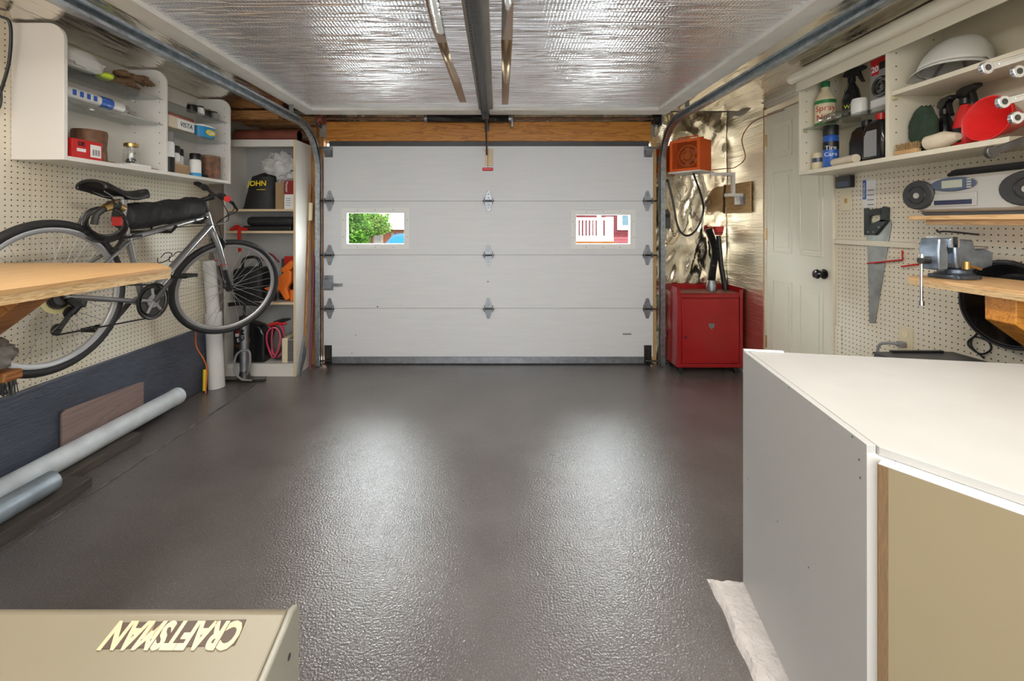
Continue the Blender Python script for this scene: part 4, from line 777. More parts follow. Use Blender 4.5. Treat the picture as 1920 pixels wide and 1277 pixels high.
# vacuum wand and hose on it
t = thing('vacuum_tool', 'black vacuum wand with red floor nozzle standing on the red cabinet', 'vacuum tool', (1.965, 3.69, .66))
MB().tube([(1.945, 3.67, .659), (1.92, 3.69, .85), (1.90, 3.70, 1.12)], [.022, .02, .02], 14).build('wand', 'black', t); MB().prism([(1.862, 1.20), (1.94, 1.20), (1.922, 1.125), (1.882, 1.125)], 'y', 3.675, 3.725).build('nozzle', 'red', t, bev=.004)
MB().prism([(1.875, 1.15), (1.929, 1.15), (1.926, 1.143), (1.878, 1.143)], 'y', 3.672, 3.675).build('nozzle_rib', 'black', t)
t = thing('vacuum_hose', 'black corrugated vacuum hose with metal collar standing on the red cabinet', 'hose', (1.84, 3.66, .66))
hp = spline([(1.815, 3.65, .74), (1.83, 3.65, .86), (1.85, 3.655, .98), (1.835, 3.67, 1.08), (1.80, 3.68, 1.18)], 22); MB().tube(hp, [.027+.004*(i % 2) for i in range(len(hp))], 12).build('hose', 'black', t); MB().lathe([(.042, .659), (.042, .70), (.03, .745)], (1.815, 3.65, 0)).build('collar', 'galv', t)
# ---- heater on bracket
ph = math.radians(50); C0 = Vector((1.60, 3.40, 1.652)); gx = Vector((-math.cos(ph), math.sin(ph), 0)); sx = Vector((math.sin(ph), math.cos(ph), 0)); HW, HD, HH = .25, .20, .255
HM = Matrix.Translation(C0) @ Matrix((sx, gx, Vector((0, 0, 1)))).transposed().to_4x4()
t = thing('shop_heater', 'orange box heater with wire grille mounted by the foil wall', 'heater', C0+gx*HW/2+sx*HD/2)
b = MB(HM); b.box(0, HD, 0, .006, 0, HH); b.box(0, HD, HW-.006, HW, 0, HH); b.box(0, HD, .006, HW-.006, 0, .006); b.box(0, HD, .006, HW-.006, HH-.006, HH); b.box(HD-.006, HD, .006, HW-.006, .006, HH-.006)
for (y0, y1, z0, z1) in ((.006, .022, .006, HH-.006), (HW-.022, HW-.006, .006, HH-.006), (.022, HW-.022, .006, .02), (.022, HW-.022, HH-.02, HH-.006)): b.box(0, .004, y0, y1, z0, z1)
b.build('casing', 'orange_paint', t, bev=.002)
q = MB(HM)
for k in range(-14, 30):
    for s in (1, -1):
        y0 = k*.0145; pts = []
        for z in (.02, HH-.02):
            pts.append((y0+s*(z-.02)*.65+(0 if s > 0 else .0), z))
        (ya, za), (yb, zb) = pts; lo, hi = .022, HW-.022
        def cl(y, z): return y, z
        tt = [0, 1]
        if s > 0: tt = [max(0, (lo-ya)/(yb-ya)), min(1, (hi-ya)/(yb-ya))]
        else: tt = [max(0, (hi-ya)/(yb-ya)) if ya > hi else 0, min(1, (lo-ya)/(yb-ya))]
        if tt[1]-tt[0] < .02: continue
        f_ = lambda u: Vector((.003, ya+(yb-ya)*u, za+(zb-za)*u)); q.cyl(f_(tt[0]), f_(tt[1]), .0014, n=4)
q.build('grille', 'orange_paint', t)['kind'] = 'stuff'
q = MB(HM); q.ring((.06, HW/2, HH/2), .085, .006, (1, 0, 0), 30, 6); q.ring((.06, HW/2, HH/2), .05, .006, (1, 0, 0), 30, 6); q.cyl((.05, HW/2, HH/2), (.12, HW/2, HH/2), .03); q.build('heating_coil', 'brass', t)
q = MB(HM)
for k in range(5):
    a = k*1.2566; q.prism([(HW/2+.02*math.cos(a-.5), HH/2+.02*math.sin(a-.5)), (HW/2+.08*math.cos(a-.25), HH/2+.08*math.sin(a-.25)), (HW/2+.08*math.cos(a+.25), HH/2+.08*math.sin(a+.25)), (HW/2+.02*math.cos(a+.5), HH/2+.02*math.sin(a+.5))], 'x', .09, .093)
q.build('fan_blades', 'galv', t); q = MB(HM); q.box(.12, .125, .007, HW-.007, .007, HH-.007); q.build('shade_baffle', 'mesh_shadow', t)
for s in (.06, .16):
    q = MB(HM); q.tube([(s, .04, HH), (s, .045, HH+.028), (s, HW-.045, HH+.028), (s, HW-.04, HH)], .006, 6); q.build('handle_bracket', 'orange_paint', t)
t = thing('heater_bracket', 'white metal bracket holding the orange heater on the right wall', 'bracket', (1.95, 3.52, 1.55))
b = MB(HM); b.box(-.012, HD+.03, -.01, HW+.01, -.012, -.001); b.build('tray', 'white_trim', t, bev=.002)
B(1.73, 1.93, 3.49, 3.515, 1.615, 1.6385).build('arm', 'white_trim', t); B(1.905, 1.93, 3.49, 3.515, 1.47, 1.6145).build('post', 'white_trim', t); B(1.86, 1.99, 3.48, 3.53, 1.445, 1.469).build('foot_plate', 'white_trim', t); B(1.955, 1.998, 3.47, 3.55, 1.38, 1.4445).build('clamp', 'galv', t)
tag(B(1.998, 2.009, 3.40, 3.76, 1.315, 1.56).build('mounting_board', 'osb', bev=.002), 'plywood plate behind the heater bracket on the right wall', 'board')
HB0 = C0+gx*.1+sx*.1
(MB().tube(spline([HB0+Vector((0, 0, -.014)), at(1316, 372, 3.6), at(1318, 400, 3.66), at(1306, 430, 3.66), at(1288, 442, 3.66), at(1272, 428, 3.66), at(1264, 390, 3.66), at(1256, 352, 3.66), at(1252, 338, 3.67), at(1250, 340, 3.73)]), .0085, 8).build('cord', 'black', bpy.data.objects['shop_heater']))
tag(MB().tube(spline([at(1249, 240, 3.74), at(1248, 300, 3.74), at(1249, 342, 3.73), at(1252, 385, 3.70), at(1268, 415, 3.70), at(1274, 438, 3.70), at(1262, 456, 3.70), at(1250, 452, 3.71), at(1247, 430, 3.73)]), .008, 8).build('tan_cable', 'tan_cable'), 'tan cable looping down beside the garage door track', 'cable')
t = thing('junction_box', 'small dark box beside the garage door track', 'junction box', at(1241, 428, 3.72)); B(1.437, 1.49, 3.70, 3.745, 1.185, 1.345).build('box', 'dark_grey', t, bev=.006); MB().cyl((1.463, 3.692, 1.29), (1.463, 3.70, 1.29), .018).build('dial', 'black', t)
tag(MB().tube(spline([C0+sx*.201+gx*.03+Vector((.004, 0, .012)), at(1362, 316, 3.5), at(1378, 314, 3.46), at(1397, 296, 3.40), at(1391, 262, 3.38), at(1404, 236, 3.3), at(1425, 222, 3.22), at(1470, 206, 2.90)]), .0038, 6).build('red_wire', 'rust_red'), 'thin red wire running from the heater to above the house door', 'wire')

# ---- right wall cabinet
t = thing('wall_cabinet', 'cream open wall cabinet above the boombox on the right wall', 'cabinet', (1.9, 2.0, 1.51))
GF, GB = 1.777, XR-.0065; G0 = 1.51; GS = 1.532
B(GF, GB, 1.495, 2.54, G0, GS-.001).build('bottom_board', 'cream_melamine', t, bev=.001)
for y in (2.522, 1.955, 1.30): B(GF, GB, y, y+.018, GS-.0008 if y > 1.5 else G0, 2.125).build('side_panel', 'cream_melamine', t, bev=.001)
for a, b_ in ((1.974, 2.521), (1.319, 1.954)): B(GB-.006, GB, a, b_, GS, 2.125).build('back_panel', 'cream_melamine', t)
B(GF, GB, 1.319, 2.521, 2.126, 2.135).build('top_board', 'cream_melamine', t)
G1 = 1.7785; B(GF+.008, GB-.008, 1.976, 2.52, G1-.0065, G1-.0005).build('glass_shelf', 'shelf_glass', t)
G2 = 1.826; B(GF+.012, GB-.008, 1.32, 1.953, G2-.0205, G2-.0005).build('shelf_board', 'cream_melamine', t, bev=.001)
for (y, z) in ((2.519, G1-.02), (1.952, G2-.04)): B(GF+.012, GF+.03, y-.012, y, z, z+.012).build('shelf_pin', 'silicone', t)
hl = MB()
for k in range(9):
    for x in (1.81, 1.98): z = 1.58+k*.06; hl.cyl((x, 1.9535, z), (x, 1.9548, z), .0035, n=8); hl.cyl((x, 2.5205, z), (x, 2.5218, z), .0035, n=8)
hl.build('pin_holes', 'brown_edge', t)
t = thing('roller_blind', 'cream roller blind along the top of the right wall cabinet', 'blind', (1.74, 1.7, 1.99))
MB().cyl((1.738, .8, 2.077), (1.738, 2.545, 2.077), .03, n=20).build('roll', 'cream_melamine', t); B(1.765, 1.770, .8, 2.54, 2.0, 2.08).build('blind_edge', 'cream_melamine', t)
MB().cyl((1.738, 2.545, 2.077), (1.738, 2.565, 2.077), .012).build('pin', 'grey', t)
# far bay, bottom
can('paper_cup', 'small cream cup with teal band at the far end of the cabinet', 'cup', 1.85, 2.478, GS, .032, .10, 'cream', band=(.45, .7, 'smoke_blue'))
can('spray_can', 'blue Tire Care spray can with black cap in the right cabinet', 'spray can', 1.832, 2.366, GS, .036, .232, 'blue', 'black', .055, .036, band=(.55, .8, 'black'), txt='Tire|Care', tm='white', ts=.032)
def oil(name, y, x, lab, cap, label_m):
    t = thing(name, lab, 'oil jug', (x, y, GS)); MB().prism([(y-.062, GS), (y+.062, GS), (y+.064, GS+.12), (y+.045, GS+.175), (y+.012, GS+.195), (y-.035, GS+.195), (y-.058, GS+.165), (y-.064, GS+.1)], 'x', x-.04, x+.04).build('jug', 'black_gloss', t, bev=.016)
    MB().cyl((x, y-.01, GS+.195), (x, y-.01, GS+.225), .022).build('cap', cap, t)
    if label_m: MB().prism([(y-.03, GS+.02), (y+.04, GS+.02), (y+.04, GS+.12), (y+.025, GS+.145), (y-.03, GS+.145)], 'x', x-.0415, x-.0402).build('label', label_m, t)
oil('oil_bottle', 2.085, 1.85, 'black oil jug with red cap and grey label in the right cabinet', 'red', 'grey'); oil('oil_bottle', 2.225, 1.90, 'black oil jug with black cap behind the red-capped one', 'black', None)
can('glue_bottle', 'slim dark bottle in front of the black jugs, farther one', 'bottle', 1.95, 2.345, GS, .018, .13, 'black_gloss', 'black', .05, .010); can('glue_bottle', 'slim dark bottle in front of the black jugs, nearer one', 'bottle', 1.96, 2.300, GS, .018, .135, 'black_gloss', 'black', .05, .010)
tag(MB().cyl((1.815, 2.318, GS+.022), (1.80, 2.16, GS+.022), .0215).build('sharpening_stone', 'paper'), 'tan cylinder lying beside the blue can', 'roll')
# far bay, glass shelf
t = can('cleaner_bottle', 'cream cleaner bottle with green cap and Spray Nine label', 'bottle', 1.87, 2.455, G1, .05, .16, 'cream', band=(.0, .12, 'green'), txt='Spray|Nine', tm='red', ts=.046)
MB().lathe([(.045, .16), (.03, .19), (.02, .205), (.02, .222)], (1.87, 2.455, G1)).build('neck', 'cream', t); MB().lathe([(.022, .222), (.022, .252), (.019, .255)], (1.87, 2.455, G1)).build('cap', 'green', t); MB().lathe([(.0508, .125), (.0508, .145)], (1.87, 2.455, G1), cap=False).build('label_band', 'green', t)
def trigger(name, lab, x, y, z, r, h, body, dirv, label=None):
    t = thing(name, lab, 'spray bottle', (x, y, z)); hb = h-.075
    MB().lathe([(r*.95, 0), (r, .006), (r, hb*.55), (r*.75, hb*.82), (.017, hb*.97), (.015, hb)], (x, y, z)).build('bottle', body, t)
    d = Vector(dirv).normalized(); n_ = Vector((-d.y, d.x, 0)); M_ = Matrix.Translation((x, y, z+hb)) @ Matrix((d, n_, Vector((0, 0, 1)))).transposed().to_4x4()
    q = MB(M_); q.cyl((0, 0, 0), (0, 0, .03), .018); q.prism([(-.045, .045), (-.03, .068), (.0, .075), (.07, .072), (.075, .055), (.045, .048), (.02, .03), (-.02, .03)], 'y', -.013, .013); hd = q.build('spray_head', 'black', t, bev=.004)
    q = MB(M_); q.prism([(.03, .045), (.045, .045), (.058, .005), (.068, -.012), (.058, -.015), (.042, .01)], 'y', -.007, .007); q.build('trigger', 'black', t)
    if label: B(x-r-.001, x-r*.9, y-r*.4, y+r*.4, z+.03, z+.09).build('label', label, t)
    return t
t = trigger('spray_bottle', 'black Wax spray bottle on the glass shelf of the right cabinet', 1.92, 2.333, G1, .042, .285, 'black_gloss', (.2, -1, 0)); d_ = Vector((-1.92, -2.333, 0)).normalized(); text('WAX', .03, facing(Vector((1.92, 2.333, G1+.075))+d_*.043, (-d_.y, d_.x, 0), (0, 0, 1)), 'hivis', t, cyl_r=.042)
t = thing('blister_card', 'red and black product card marked 20 standing at the cabinet divider', 'package', (1.87, 2.10, G1)); B(1.868, 1.872, 2.03, 2.155, G1, G1+.26).build('card', 'grey', t); B(1.8668, 1.8678, 2.03, 2.155, G1+.235, G1+.26).build('stripe', 'red', t); B(1.8668, 1.8678, 2.03, 2.155, G1, G1+.06).build('lower_print', 'label_white', t); B(1.8668, 1.8678, 2.03, 2.105, G1+.20, G1+.2345).build('black_print', 'black', t)
B(1.8662, 1.8678, 2.108, 2.148, G1+.18, G1+.2345).build('number_plate', 'red', t); text('20', .04, facing((1.8655, 2.128, G1+.208), (0, -1, 0), (0, 0, 1)), 'white', t, bold=.001)
q = MB(); q.ring((1.862, 2.09, G1+.115), .042, .008, (1, 0, 0), 30, 8); q.ring((1.862, 2.09, G1+.115), .02, .008, (1, 0, 0), 24, 8); q.build('rings', 'dark_steel', t)
can('white_tub', 'white plastic tub beside the product card on the glass shelf', 'tub', 1.85, 2.20, G1, .034, .085, 'white_plastic')
tag(MB().blob((1.825, 2.335, G1+.026), (.035, .09, .024), .3, 4, 9, flat=.024).build('clear_tray', 'clear_plastic'), 'crumpled clear plastic tray at the front of the glass shelf', 'plastic tray')
# near bay
t = thing('hard_hat', 'white hard hat on the upper board of the right wall cabinet', 'hard hat', (1.905, 1.80, G2))
def hat(u, v):
    a = 2*math.pi*u; th = math.pi/2*v; ridge = .006*math.exp(-((math.sin(a)*math.sin(th))/.12)**2)
    return Vector((1.905+.098*math.sin(th)*math.sin(a), 1.795+.125*math.sin(th)*math.cos(a), G2+.02+.138*math.cos(th)+ridge))
o_ = MB().grid(hat, 48, 16).build('shell', 'white_plastic', t); md = o_.modifiers.new('s', 'SOLIDIFY'); md.thickness = .004
pts = [(1.905+.098*math.sin(a), 1.795+.125*math.cos(a)) for a in [2*math.pi*i/48 for i in range(48)]]; outer = [(1.905+(.108)*math.sin(a), 1.795+(.135+.045*max(0, math.cos(a))**2)*math.cos(a)) for a in [2*math.pi*i/48 for i in range(48)]]
q = MB(); q.add([(x, y, G2+.02) for x, y in pts]+[(x, y, G2+.004+.0) for x, y in outer], [(i, (i+1) % 48, 48+(i+1) % 48, 48+i) for i in range(48)]); o_ = q.build('brim', 'white_plastic', t); md = o_.modifiers.new('s', 'SOLIDIFY'); md.thickness = .004
q = MB(); 
for k in range(3): a = k*math.pi/3+.3; q.tube([Vector((1.905+.09*math.sin(a)*c, 1.795+.115*math.cos(a)*c, G2+.025+.08*(1-c*c))) for c in (-1, -.5, 0, .5, 1)], .006, 6)
q.build('suspension_straps', 'grey', t); t.rotation_euler = (0, math.radians(14), 0); t.location.z += .024; t.location.x -= .012
q = MB().blob((1.865, 1.885, GS+.105), (.03, .062, .104), .16, 3, 11, flat=.104).build('green_cap', 'green_cloth'); tag(q, 'dark green cloth cap leaning beside the spray bottles', 'cap')
trigger('spray_bottle', 'black trigger spray bottle beside the green cap', 1.945, 1.872, GS, .034, .24, 'black_gloss', (-.5, -1, 0), 'grey'); trigger('spray_bottle', 'red trigger spray bottle beside the red funnel', 1.94, 1.785, GS, .038, .262, 'red_plastic', (-.3, -1, 0), 'black')
t = thing('funnel', 'large red plastic funnel lying in the right wall cabinet', 'funnel', (1.86, 1.59, GS+.03))
M_ = Matrix.Translation((1.80, 1.585, GS+.083)) @ Matrix.Rotation(math.pi/2, 4, 'Y') @ Matrix.Rotation(math.radians(6), 4, 'Y'); q = MB(M_); q.lathe([(.078, .0), (.082, .0), (.082, .01), (.075, .012), (.05, .08), (.018, .13), (.012, .19), (.010, .19), (.016, .13), (.046, .08), (.072, .01), (.078, 0)], n=36, cap=False); q.build('cone', 'red_plastic', t)
t_ = MB().tube([(1.795, 1.795, GS+.03), (1.80, 1.73, GS+.034), (1.80, 1.68, GS+.036)], [.029, .033, .014], 16).build('paper_roll', 'paper'); t_.location.z += 0; tag(t_, 'crumpled tan paper roll in front of the red funnel', 'paper roll')
t = thing('whisk_brush', 'small brush with tan bristles at the front of the cabinet', 'brush', (1.79, 1.87, GS)); B(1.782, 1.808, 1.835, 1.935, GS, GS+.018).build('block', 'pine', t, bev=.003); q = MB()
for i in range(160): x = random.uniform(1.784, 1.806); y = random.uniform(1.838, 1.932); q.cyl((x, y, GS+.018), (x+random.uniform(-.006, .006), y+random.uniform(-.006, .006), GS+.04+random.uniform(0, .01)), .0012, n=4)
q.build('bristles', 'bristle', t)['kind'] = 'stuff'
# wrenches on a rack beside the cabinet
t = thing('wrench_rack', 'pale board carrying chrome wrenches beside the wall cabinet', 'rack', (1.78, 1.26, 1.33)); B(1.575, XR-.0065, 1.25, 1.27, 1.38, 1.95).build('board', 'melamine', t)
wl_ = [((1850, 127), (1945, 98), 'topmost chrome wrench at the right edge of the photo'), ((1909, 134), (1960, 120), 'short chrome wrench just below the topmost one'), ((1881, 191), (1965, 168), 'chrome wrench crossing in front of the red funnel'), ((1905, 221), (1960, 210), 'short chrome wrench below the one crossing the funnel'), ((1860, 285), (1955, 250), 'dark wrench below the end of the cabinet bottom board')]
for i, (a, b_, lab) in enumerate(wl_):
    Y_ = 1.232; A_, B_ = at(*a, Y_), at(*b_, Y_); B_ = B_+(B_-A_).normalized()*.10; t = thing('wrench', lab, 'wrench', A_, 'wrenches on the rack'); d = (B_-A_).normalized(); mm = 'dark_steel' if i == 4 else 'chrome'
    n_ = Vector((0, 0, 1)).cross(d).normalized(); u_ = d.cross(n_)
    M_ = Matrix.Translation(A_) @ Matrix((d, n_, u_)).transposed().to_4x4(); LL = (B_-A_).length
    q = MB(M_); q.box(.008, LL, -.0045, .0045, -.0105, .0105); q.box(.03, LL, -.0052, .0052, -.005, .005); q.build('shank', mm, t, bev=.003)
    q = MB(M_); q.prism([(-.002+.018*math.cos(k*.3927)*rr_, .018*math.sin(k*.3927)*rr_) for rr_ in (1,) for k in range(16)], 'y', -.006, .006); ro_ = q.build('ring_end', mm, t, bev=.002); q = MB(M_); q.cyl((-.002, -.0064, 0), (-.002, .0064, 0), .009, n=12); q.build('socket_hole', 'dark_steel', ro_)
    q = MB(M_); q.cyl((LL-.02, .004, 0), (LL-.02, .0179, 0), .003, n=8); q.build('peg', 'dark_steel', t)

# ---- boombox on its shelf
t = thing('wood_shelf', 'narrow pine shelf under the boombox', 'shelf', (1.9, 1.6, 1.235)); B(1.765, 1.97, 1.25, 1.85, 1.242, 1.26).box(1.97, XR-.0065, 1.25, 1.55, 1.242, 1.26).box(1.97, XR-.0065, 1.60, 1.85, 1.242, 1.26).build('board', 'pine', t, bev=.002); B(1.79, 1.83, 1.25, 1.80, 1.222, 1.2418).build('cleat', 'pine', t, bev=.002)
t = thing('boombox', 'silver portable CD boombox with two round speakers on the pine shelf', 'boombox', (1.88, 1.63, 1.26)); Z0 = 1.2605
bx0, by0, by1 = 1.80, 1.34, 1.905; zt = Z0+.155
MB().prism([(by0+.05, Z0+.012), (by1-.07, Z0+.012), (by1-.02, Z0+.05), (by1, Z0+.095), (by1-.03, zt-.012), (by1-.12, zt), (by0+.12, zt), (by0+.03, zt-.012), (by0, Z0+.095), (by0+.01, Z0+.05)], 'x', bx0, 1.965).build('case', 'boombox', t, bev=.014)
MB().prism([(by0+.06, Z0), (by1-.08, Z0), (by1-.06, Z0+.0118), (by0+.04, Z0+.0118)], 'x', bx0+.012, 1.955).build('base', 'dark_grey', t)
for cy, rw in ((by1-.068, .068), (by0+.115, .085)):
    q = MB(); q.prism([(cy+rw*math.cos(k*.2618), Z0+.088+.062*math.sin(k*.2618)) for k in range(24)], 'x', bx0-.012, bx0+.004); s_ = q.build('speaker', 'speaker_grille', t, bev=.006)
    q = MB(); q.ring((bx0-.0125, cy, Z0+.088), .036, .003, (1, 0, 0), 28, 6); q.build('cone_ring', 'black', s_); q = MB(); q.cyl((bx0-.0155, cy, Z0+.085), (bx0-.0122, cy, Z0+.085), .012); q.build('dust_cap', 'boombox', s_)
q = MB(); q.prism([(1.70+.085*math.cos(k*.2618), Z0+.122+.028*math.sin(k*.2618)) for k in range(24)], 'x', bx0-.006, bx0); dp = q.build('display_panel', 'smoke_blue', t, bev=.003); B(bx0-.0075, bx0-.0062, 1.662, 1.738, Z0+.108, Z0+.138).build('lcd', 'lcd', dp)
for k in range(4): B(bx0-.008, bx0-.0062, 1.63+k*.0, 1.645, Z0+.104+k*.01, Z0+.110+k*.01).build('button', 'boombox', dp)
B(bx0-.004, bx0, 1.615, 1.785, Z0+.035, Z0+.088).build('cassette_door', 'boombox', t, bev=.004); B(bx0-.006, bx0-.0042, 1.63, 1.77, Z0+.042, Z0+.06).build('cassette_window', 'navy', t, bev=.001)
MB().tube([(1.88, 1.42, zt+.012), (1.875, 1.45, zt+.02), (1.875, 1.76, zt+.02), (1.88, 1.79, zt+.012)], [.012, .014, .014, .010], 8).build('carry_handle', 'black', t); B(1.83, 1.93, 1.44, 1.50, zt-.001, zt+.008).build('cd_lid', 'grey', t, bev=.003)
(MB().tube(spline([(1.966, 1.575, 1.29), (1.992, 1.575, 1.26), (1.995, 1.575, 1.20), (1.995, 1.58, 1.13), (1.99, 1.585, 1.10)]), .006).build('cord', 'black', bpy.data.objects['boombox']))
# ---- bench with vise
t = thing('vise_bench', 'plywood bench with the vise against the right pegboard', 'workbench', (1.83, 1.4, .985)); poly = [(1.64, .3), (1.64, 1.72), (1.70, 1.745), (1.94, 1.795), (1.94, .3)]
MB().prism(poly, 'z', 1.003, 1.017).build('top_ply', 'pine', t); MB().prism([(x+(.001 if x < 1.8 else -.001), y-.001) for x, y in poly], 'z', .985, 1.0028).build('edge_ply', 'bench_edge', t)
for y in (.6, 1.44): MB().prism([(XR-.0065, .984), (1.68, .984), (1.68, .90), (1.93, .72), (XR-.0065, .70)], 'y', y-.045, y+.045).build('brace', 'header_wood', t, bev=.003)
V = Vector((1.757, 1.655, 1.0175)); t = thing('bench_vise', 'blue-grey steel bench vise on the right plywood bench', 'vise', V); VM = Matrix.Translation(V) @ Matrix.Rotation(math.radians(8), 4, 'Z') @ Matrix.Diagonal((1, 1, 1.18, 1))
def vb(): return MB(VM)
q = vb(); q.lathe([(.062, 0), (.064, .012), (.05, .018), (.046, .032)], n=28)
for a in (.5, 2.2, 3.9, 5.6): q.box(.055*math.cos(a)-.014, .055*math.cos(a)+.014, .055*math.sin(a)-.014, .055*math.sin(a)+.014, 0, .012)
q.build('base', 'vise_dark', t, bev=.003)
q = vb(); q.prism([(-.03, .0325), (.09, .0325), (.13, .04), (.132, .085), (.10, .095), (.05, .095), (.04, .125), (-.035, .13), (-.045, .11), (-.04, .06)], 'y', -.032, .032); q.build('fixed_body', 'steel_vise', t, bev=.006)
q = vb(); q.prism([(-.115, .03), (-.075, .03), (-.07, .075), (-.078, .10), (-.072, .13), (-.112, .132), (-.12, .09)], 'y', -.034, .034); q.box(-.08, -.03, -.016, .016, .045, .085); q.build('moving_jaw', 'steel_vise', t, bev=.006)
for x in (-.074, -.044): q = vb(); q.box(x, x+.007, -.042, .042, .102, .136); q.build('jaw_plate', 'chrome', t)
q = vb(); q.box(.045, .115, -.028, .028, .0955, .105); q.build('anvil', 'chrome', t, bev=.003); q = vb(); q.cyl((.133, 0, .06), (.139, 0, .06), .02); q.build('screw_end', 'rusty', t)
q = vb(); q.cyl((-.155, 0, .06), (-.02, 0, .06), .012); q.build('screw', 'dark_steel', t); q = vb(); q.cyl((-.150, 0, -.075), (-.150, 0, .07), .005); q.cyl((-.150, 0, -.085), (-.150, 0, -.07), .009); q.cyl((-.150, 0, .068), (-.150, 0, .08), .009); q.build('handle_bar', 'chrome', t)
q = vb(); q.cyl((-.02, -.05, .034), (-.02, -.05, .058), .011); q.tube([(-.02, -.05, .05), (.03, -.062, .034)], .004, 6); q.build('swivel_lock', 'brass', t)
# ---- wall items
def onR(px, py, off=.007): return onX(px, py, XR-off)
t = thing('hand_saw', 'hand saw with dark handle hung on the right pegboard', 'saw', onR(1640, 605)); SX = XR-.0105
def wp(*pp): return [(onX(a, b, SX).y, onX(a, b, SX).z) for a, b in pp]
MB().prism(wp((1624, 437), (1670, 412), (1672, 420), (1641, 606), (1630, 606), (1627, 480)), 'x', SX-.001, SX+.001).build('blade', 'saw_steel', t)
q = MB(); hx0, hx1 = SX-.012, SX+.0035
for pp in (((1624, 392), (1628, 390), (1634, 396), (1632, 441), (1624, 441)), ((1632, 422), (1656, 412), (1667, 413), (1644, 441), (1632, 441)), ((1655, 392), (1660, 387), (1668, 389), (1667, 414), (1654, 416)), ((1633, 395), (1640, 392), (1656, 390), (1656, 401), (1640, 403), (1633, 406))): q.prism(wp(*pp), 'x', hx0, hx1)
hd = q.build('handle', 'saw_handle', t)
for (a, b_) in ((1628, 435), (1638, 435), (1648, 426)): p_ = onX(a, b_, hx0); MB().cyl(p_+Vector((-.002, 0, 0)), p_+Vector((.001, 0, 0)), .005, n=10).build('screw', 'galv', hd)
def peg(pts, lab): return tag(MB().tube([onX(a, b_, XR-o_) for a, b_, o_ in pts], .0045, 6).build('peg_hook', 'red'), lab, 'hook', 'red peg hooks')
peg([(1692, 470, .010), (1692, 487, .016), (1626, 494, .03)], 'bent red peg hook crossing the hand saw blade'); peg([(1732, 494, .010), (1690, 500, .03)], 'straight red peg hook beside the vise')
tag(MB().tube(spline([onR(1756, 431, .012), onR(1760, 435, .014), onR(1775, 434, .014), onR(1835, 440, .014)]), .004, 6).build('wire_hanger', 'dark_steel'), 'grey wire hook below the boombox shelf', 'hook')
t = thing('wiper_package', 'narrow white and blue MICHELIN package hung on the right pegboard', 'package', onR(1632, 388)); x_ = XR-.0085; ya, yb = onR(1619, 360).y, onR(1643, 360).y; za, zb = onR(1630, 389).z, onR(1630, 337).z
B(x_-.002, XR-.0065, yb, ya, za, zb).build('card', 'label_white', t); B(x_-.003, x_-.0022, ya-.022, ya, za+.045, zb).build('stripe', 'blue', t); text('MICHELIN', .018, facing((x_-.0035, ya-.011, (za+zb)/2+.02), (0, 0, 1), (0, 1, 0)), 'white', t)
for k in range(4): B(x_-.003, x_-.0022, yb+.01, ya-.03, za+.012+k*.026, za+.018+k*.026).build('print_line', 'grey', t)
t = thing('sensor_box', 'small black box on the wall under the right cabinet', 'sensor', onR(1588, 350)); ya, yb = onR(1575, 340).y, onR(1603, 340).y; B(XR-.035, XR-.0065, yb, ya, 1.432, 1.502).build('case', 'black', t, bev=.003); B(XR-.037, XR-.0352, yb+.01, ya-.01, 1.44, 1.468).build('window', 'smoke_blue', t)
t = thing('switch_plate', 'cream light switch plate beside the house door', 'switch', onR(1588, 395)); ya, yb = onR(1579, 377).y, onR(1598, 377).y; za, zb = 1.30, 1.415; B(XR-.012, XR-.0065, yb, ya, za, zb).build('plate', 'almond', t, bev=.002); B(XR-.02, XR-.0122, (ya+yb)/2-.006, (ya+yb)/2+.006, za+.045, za+.07).build('toggle', 'brass', t)
t = thing('wall_outlet', 'cream wall outlet with a grey plug behind the white cabinet', 'outlet', onR(1700, 658)); ya, yb = onR(1687, 636).y, onR(1713, 636).y; zc = onR(1700, 636).z; B(XR-.013, XR-.0065, yb, ya, zc-.058, zc+.058).build('plate', 'almond', t, bev=.002); ym = (ya+yb)/2
for dz in (-.025, .025): MB().cyl((XR-.0165, ym, zc+dz), (XR-.0132, ym, zc+dz), .017, n=16).build('socket', 'cream', t)
t = thing('power_plug', 'grey plug and cord in the wall outlet', 'plug', (XR-.05, ym, zc-.04)); B(XR-.05, XR-.0168, ym-.014, ym+.014, zc-.04, zc-.012).build('plug', 'grey', t, bev=.005); MB().tube(spline([(XR-.048, ym, zc-.026), (XR-.075, ym+.03, zc-.028), (XR-.085, ym+.07, zc-.06), (XR-.085, ym+.075, zc-.2)]), .007).build('cord', 'grey', t)
# pan under bench
t = thing('drain_pan', 'round black rimmed pan hung on the pegboard under the vise bench', 'pan', (XR-.05, 1.62, .74)); M_ = Matrix.Translation((XR-.0075, 1.665, .915)) @ Matrix.Rotation(-math.pi/2, 4, 'Y'); q = MB(M_); q.lathe([(.0, 0), (.12, 0), (.155, .045), (.17, .05), (.172, .056), (.155, .054), (.118, .008), (0, .008)], n=40, cap=False); q.build('pan', 'black_gloss', t)
q = MB(M_); q.ring((0, 0, .055), .165, .007, (0, 0, 1), 44, 6); q.build('rim', 'black', t)
tag(MB().tube(spline([onR(1830, 602, .06), onR(1832, 625, .03), onR(1816, 640, .02), (XR-.02, 1.83, .70), onR(1840, 664, .02), onR(1858, 655, .02), onR(1852, 640, .02), onR(1826, 632, .02), onR(1822, 650, .02), onR(1845, 672, .02)]), .004, 6).build('thin_cord', 'black'), 'thin black cord looping below the black pan', 'cord')
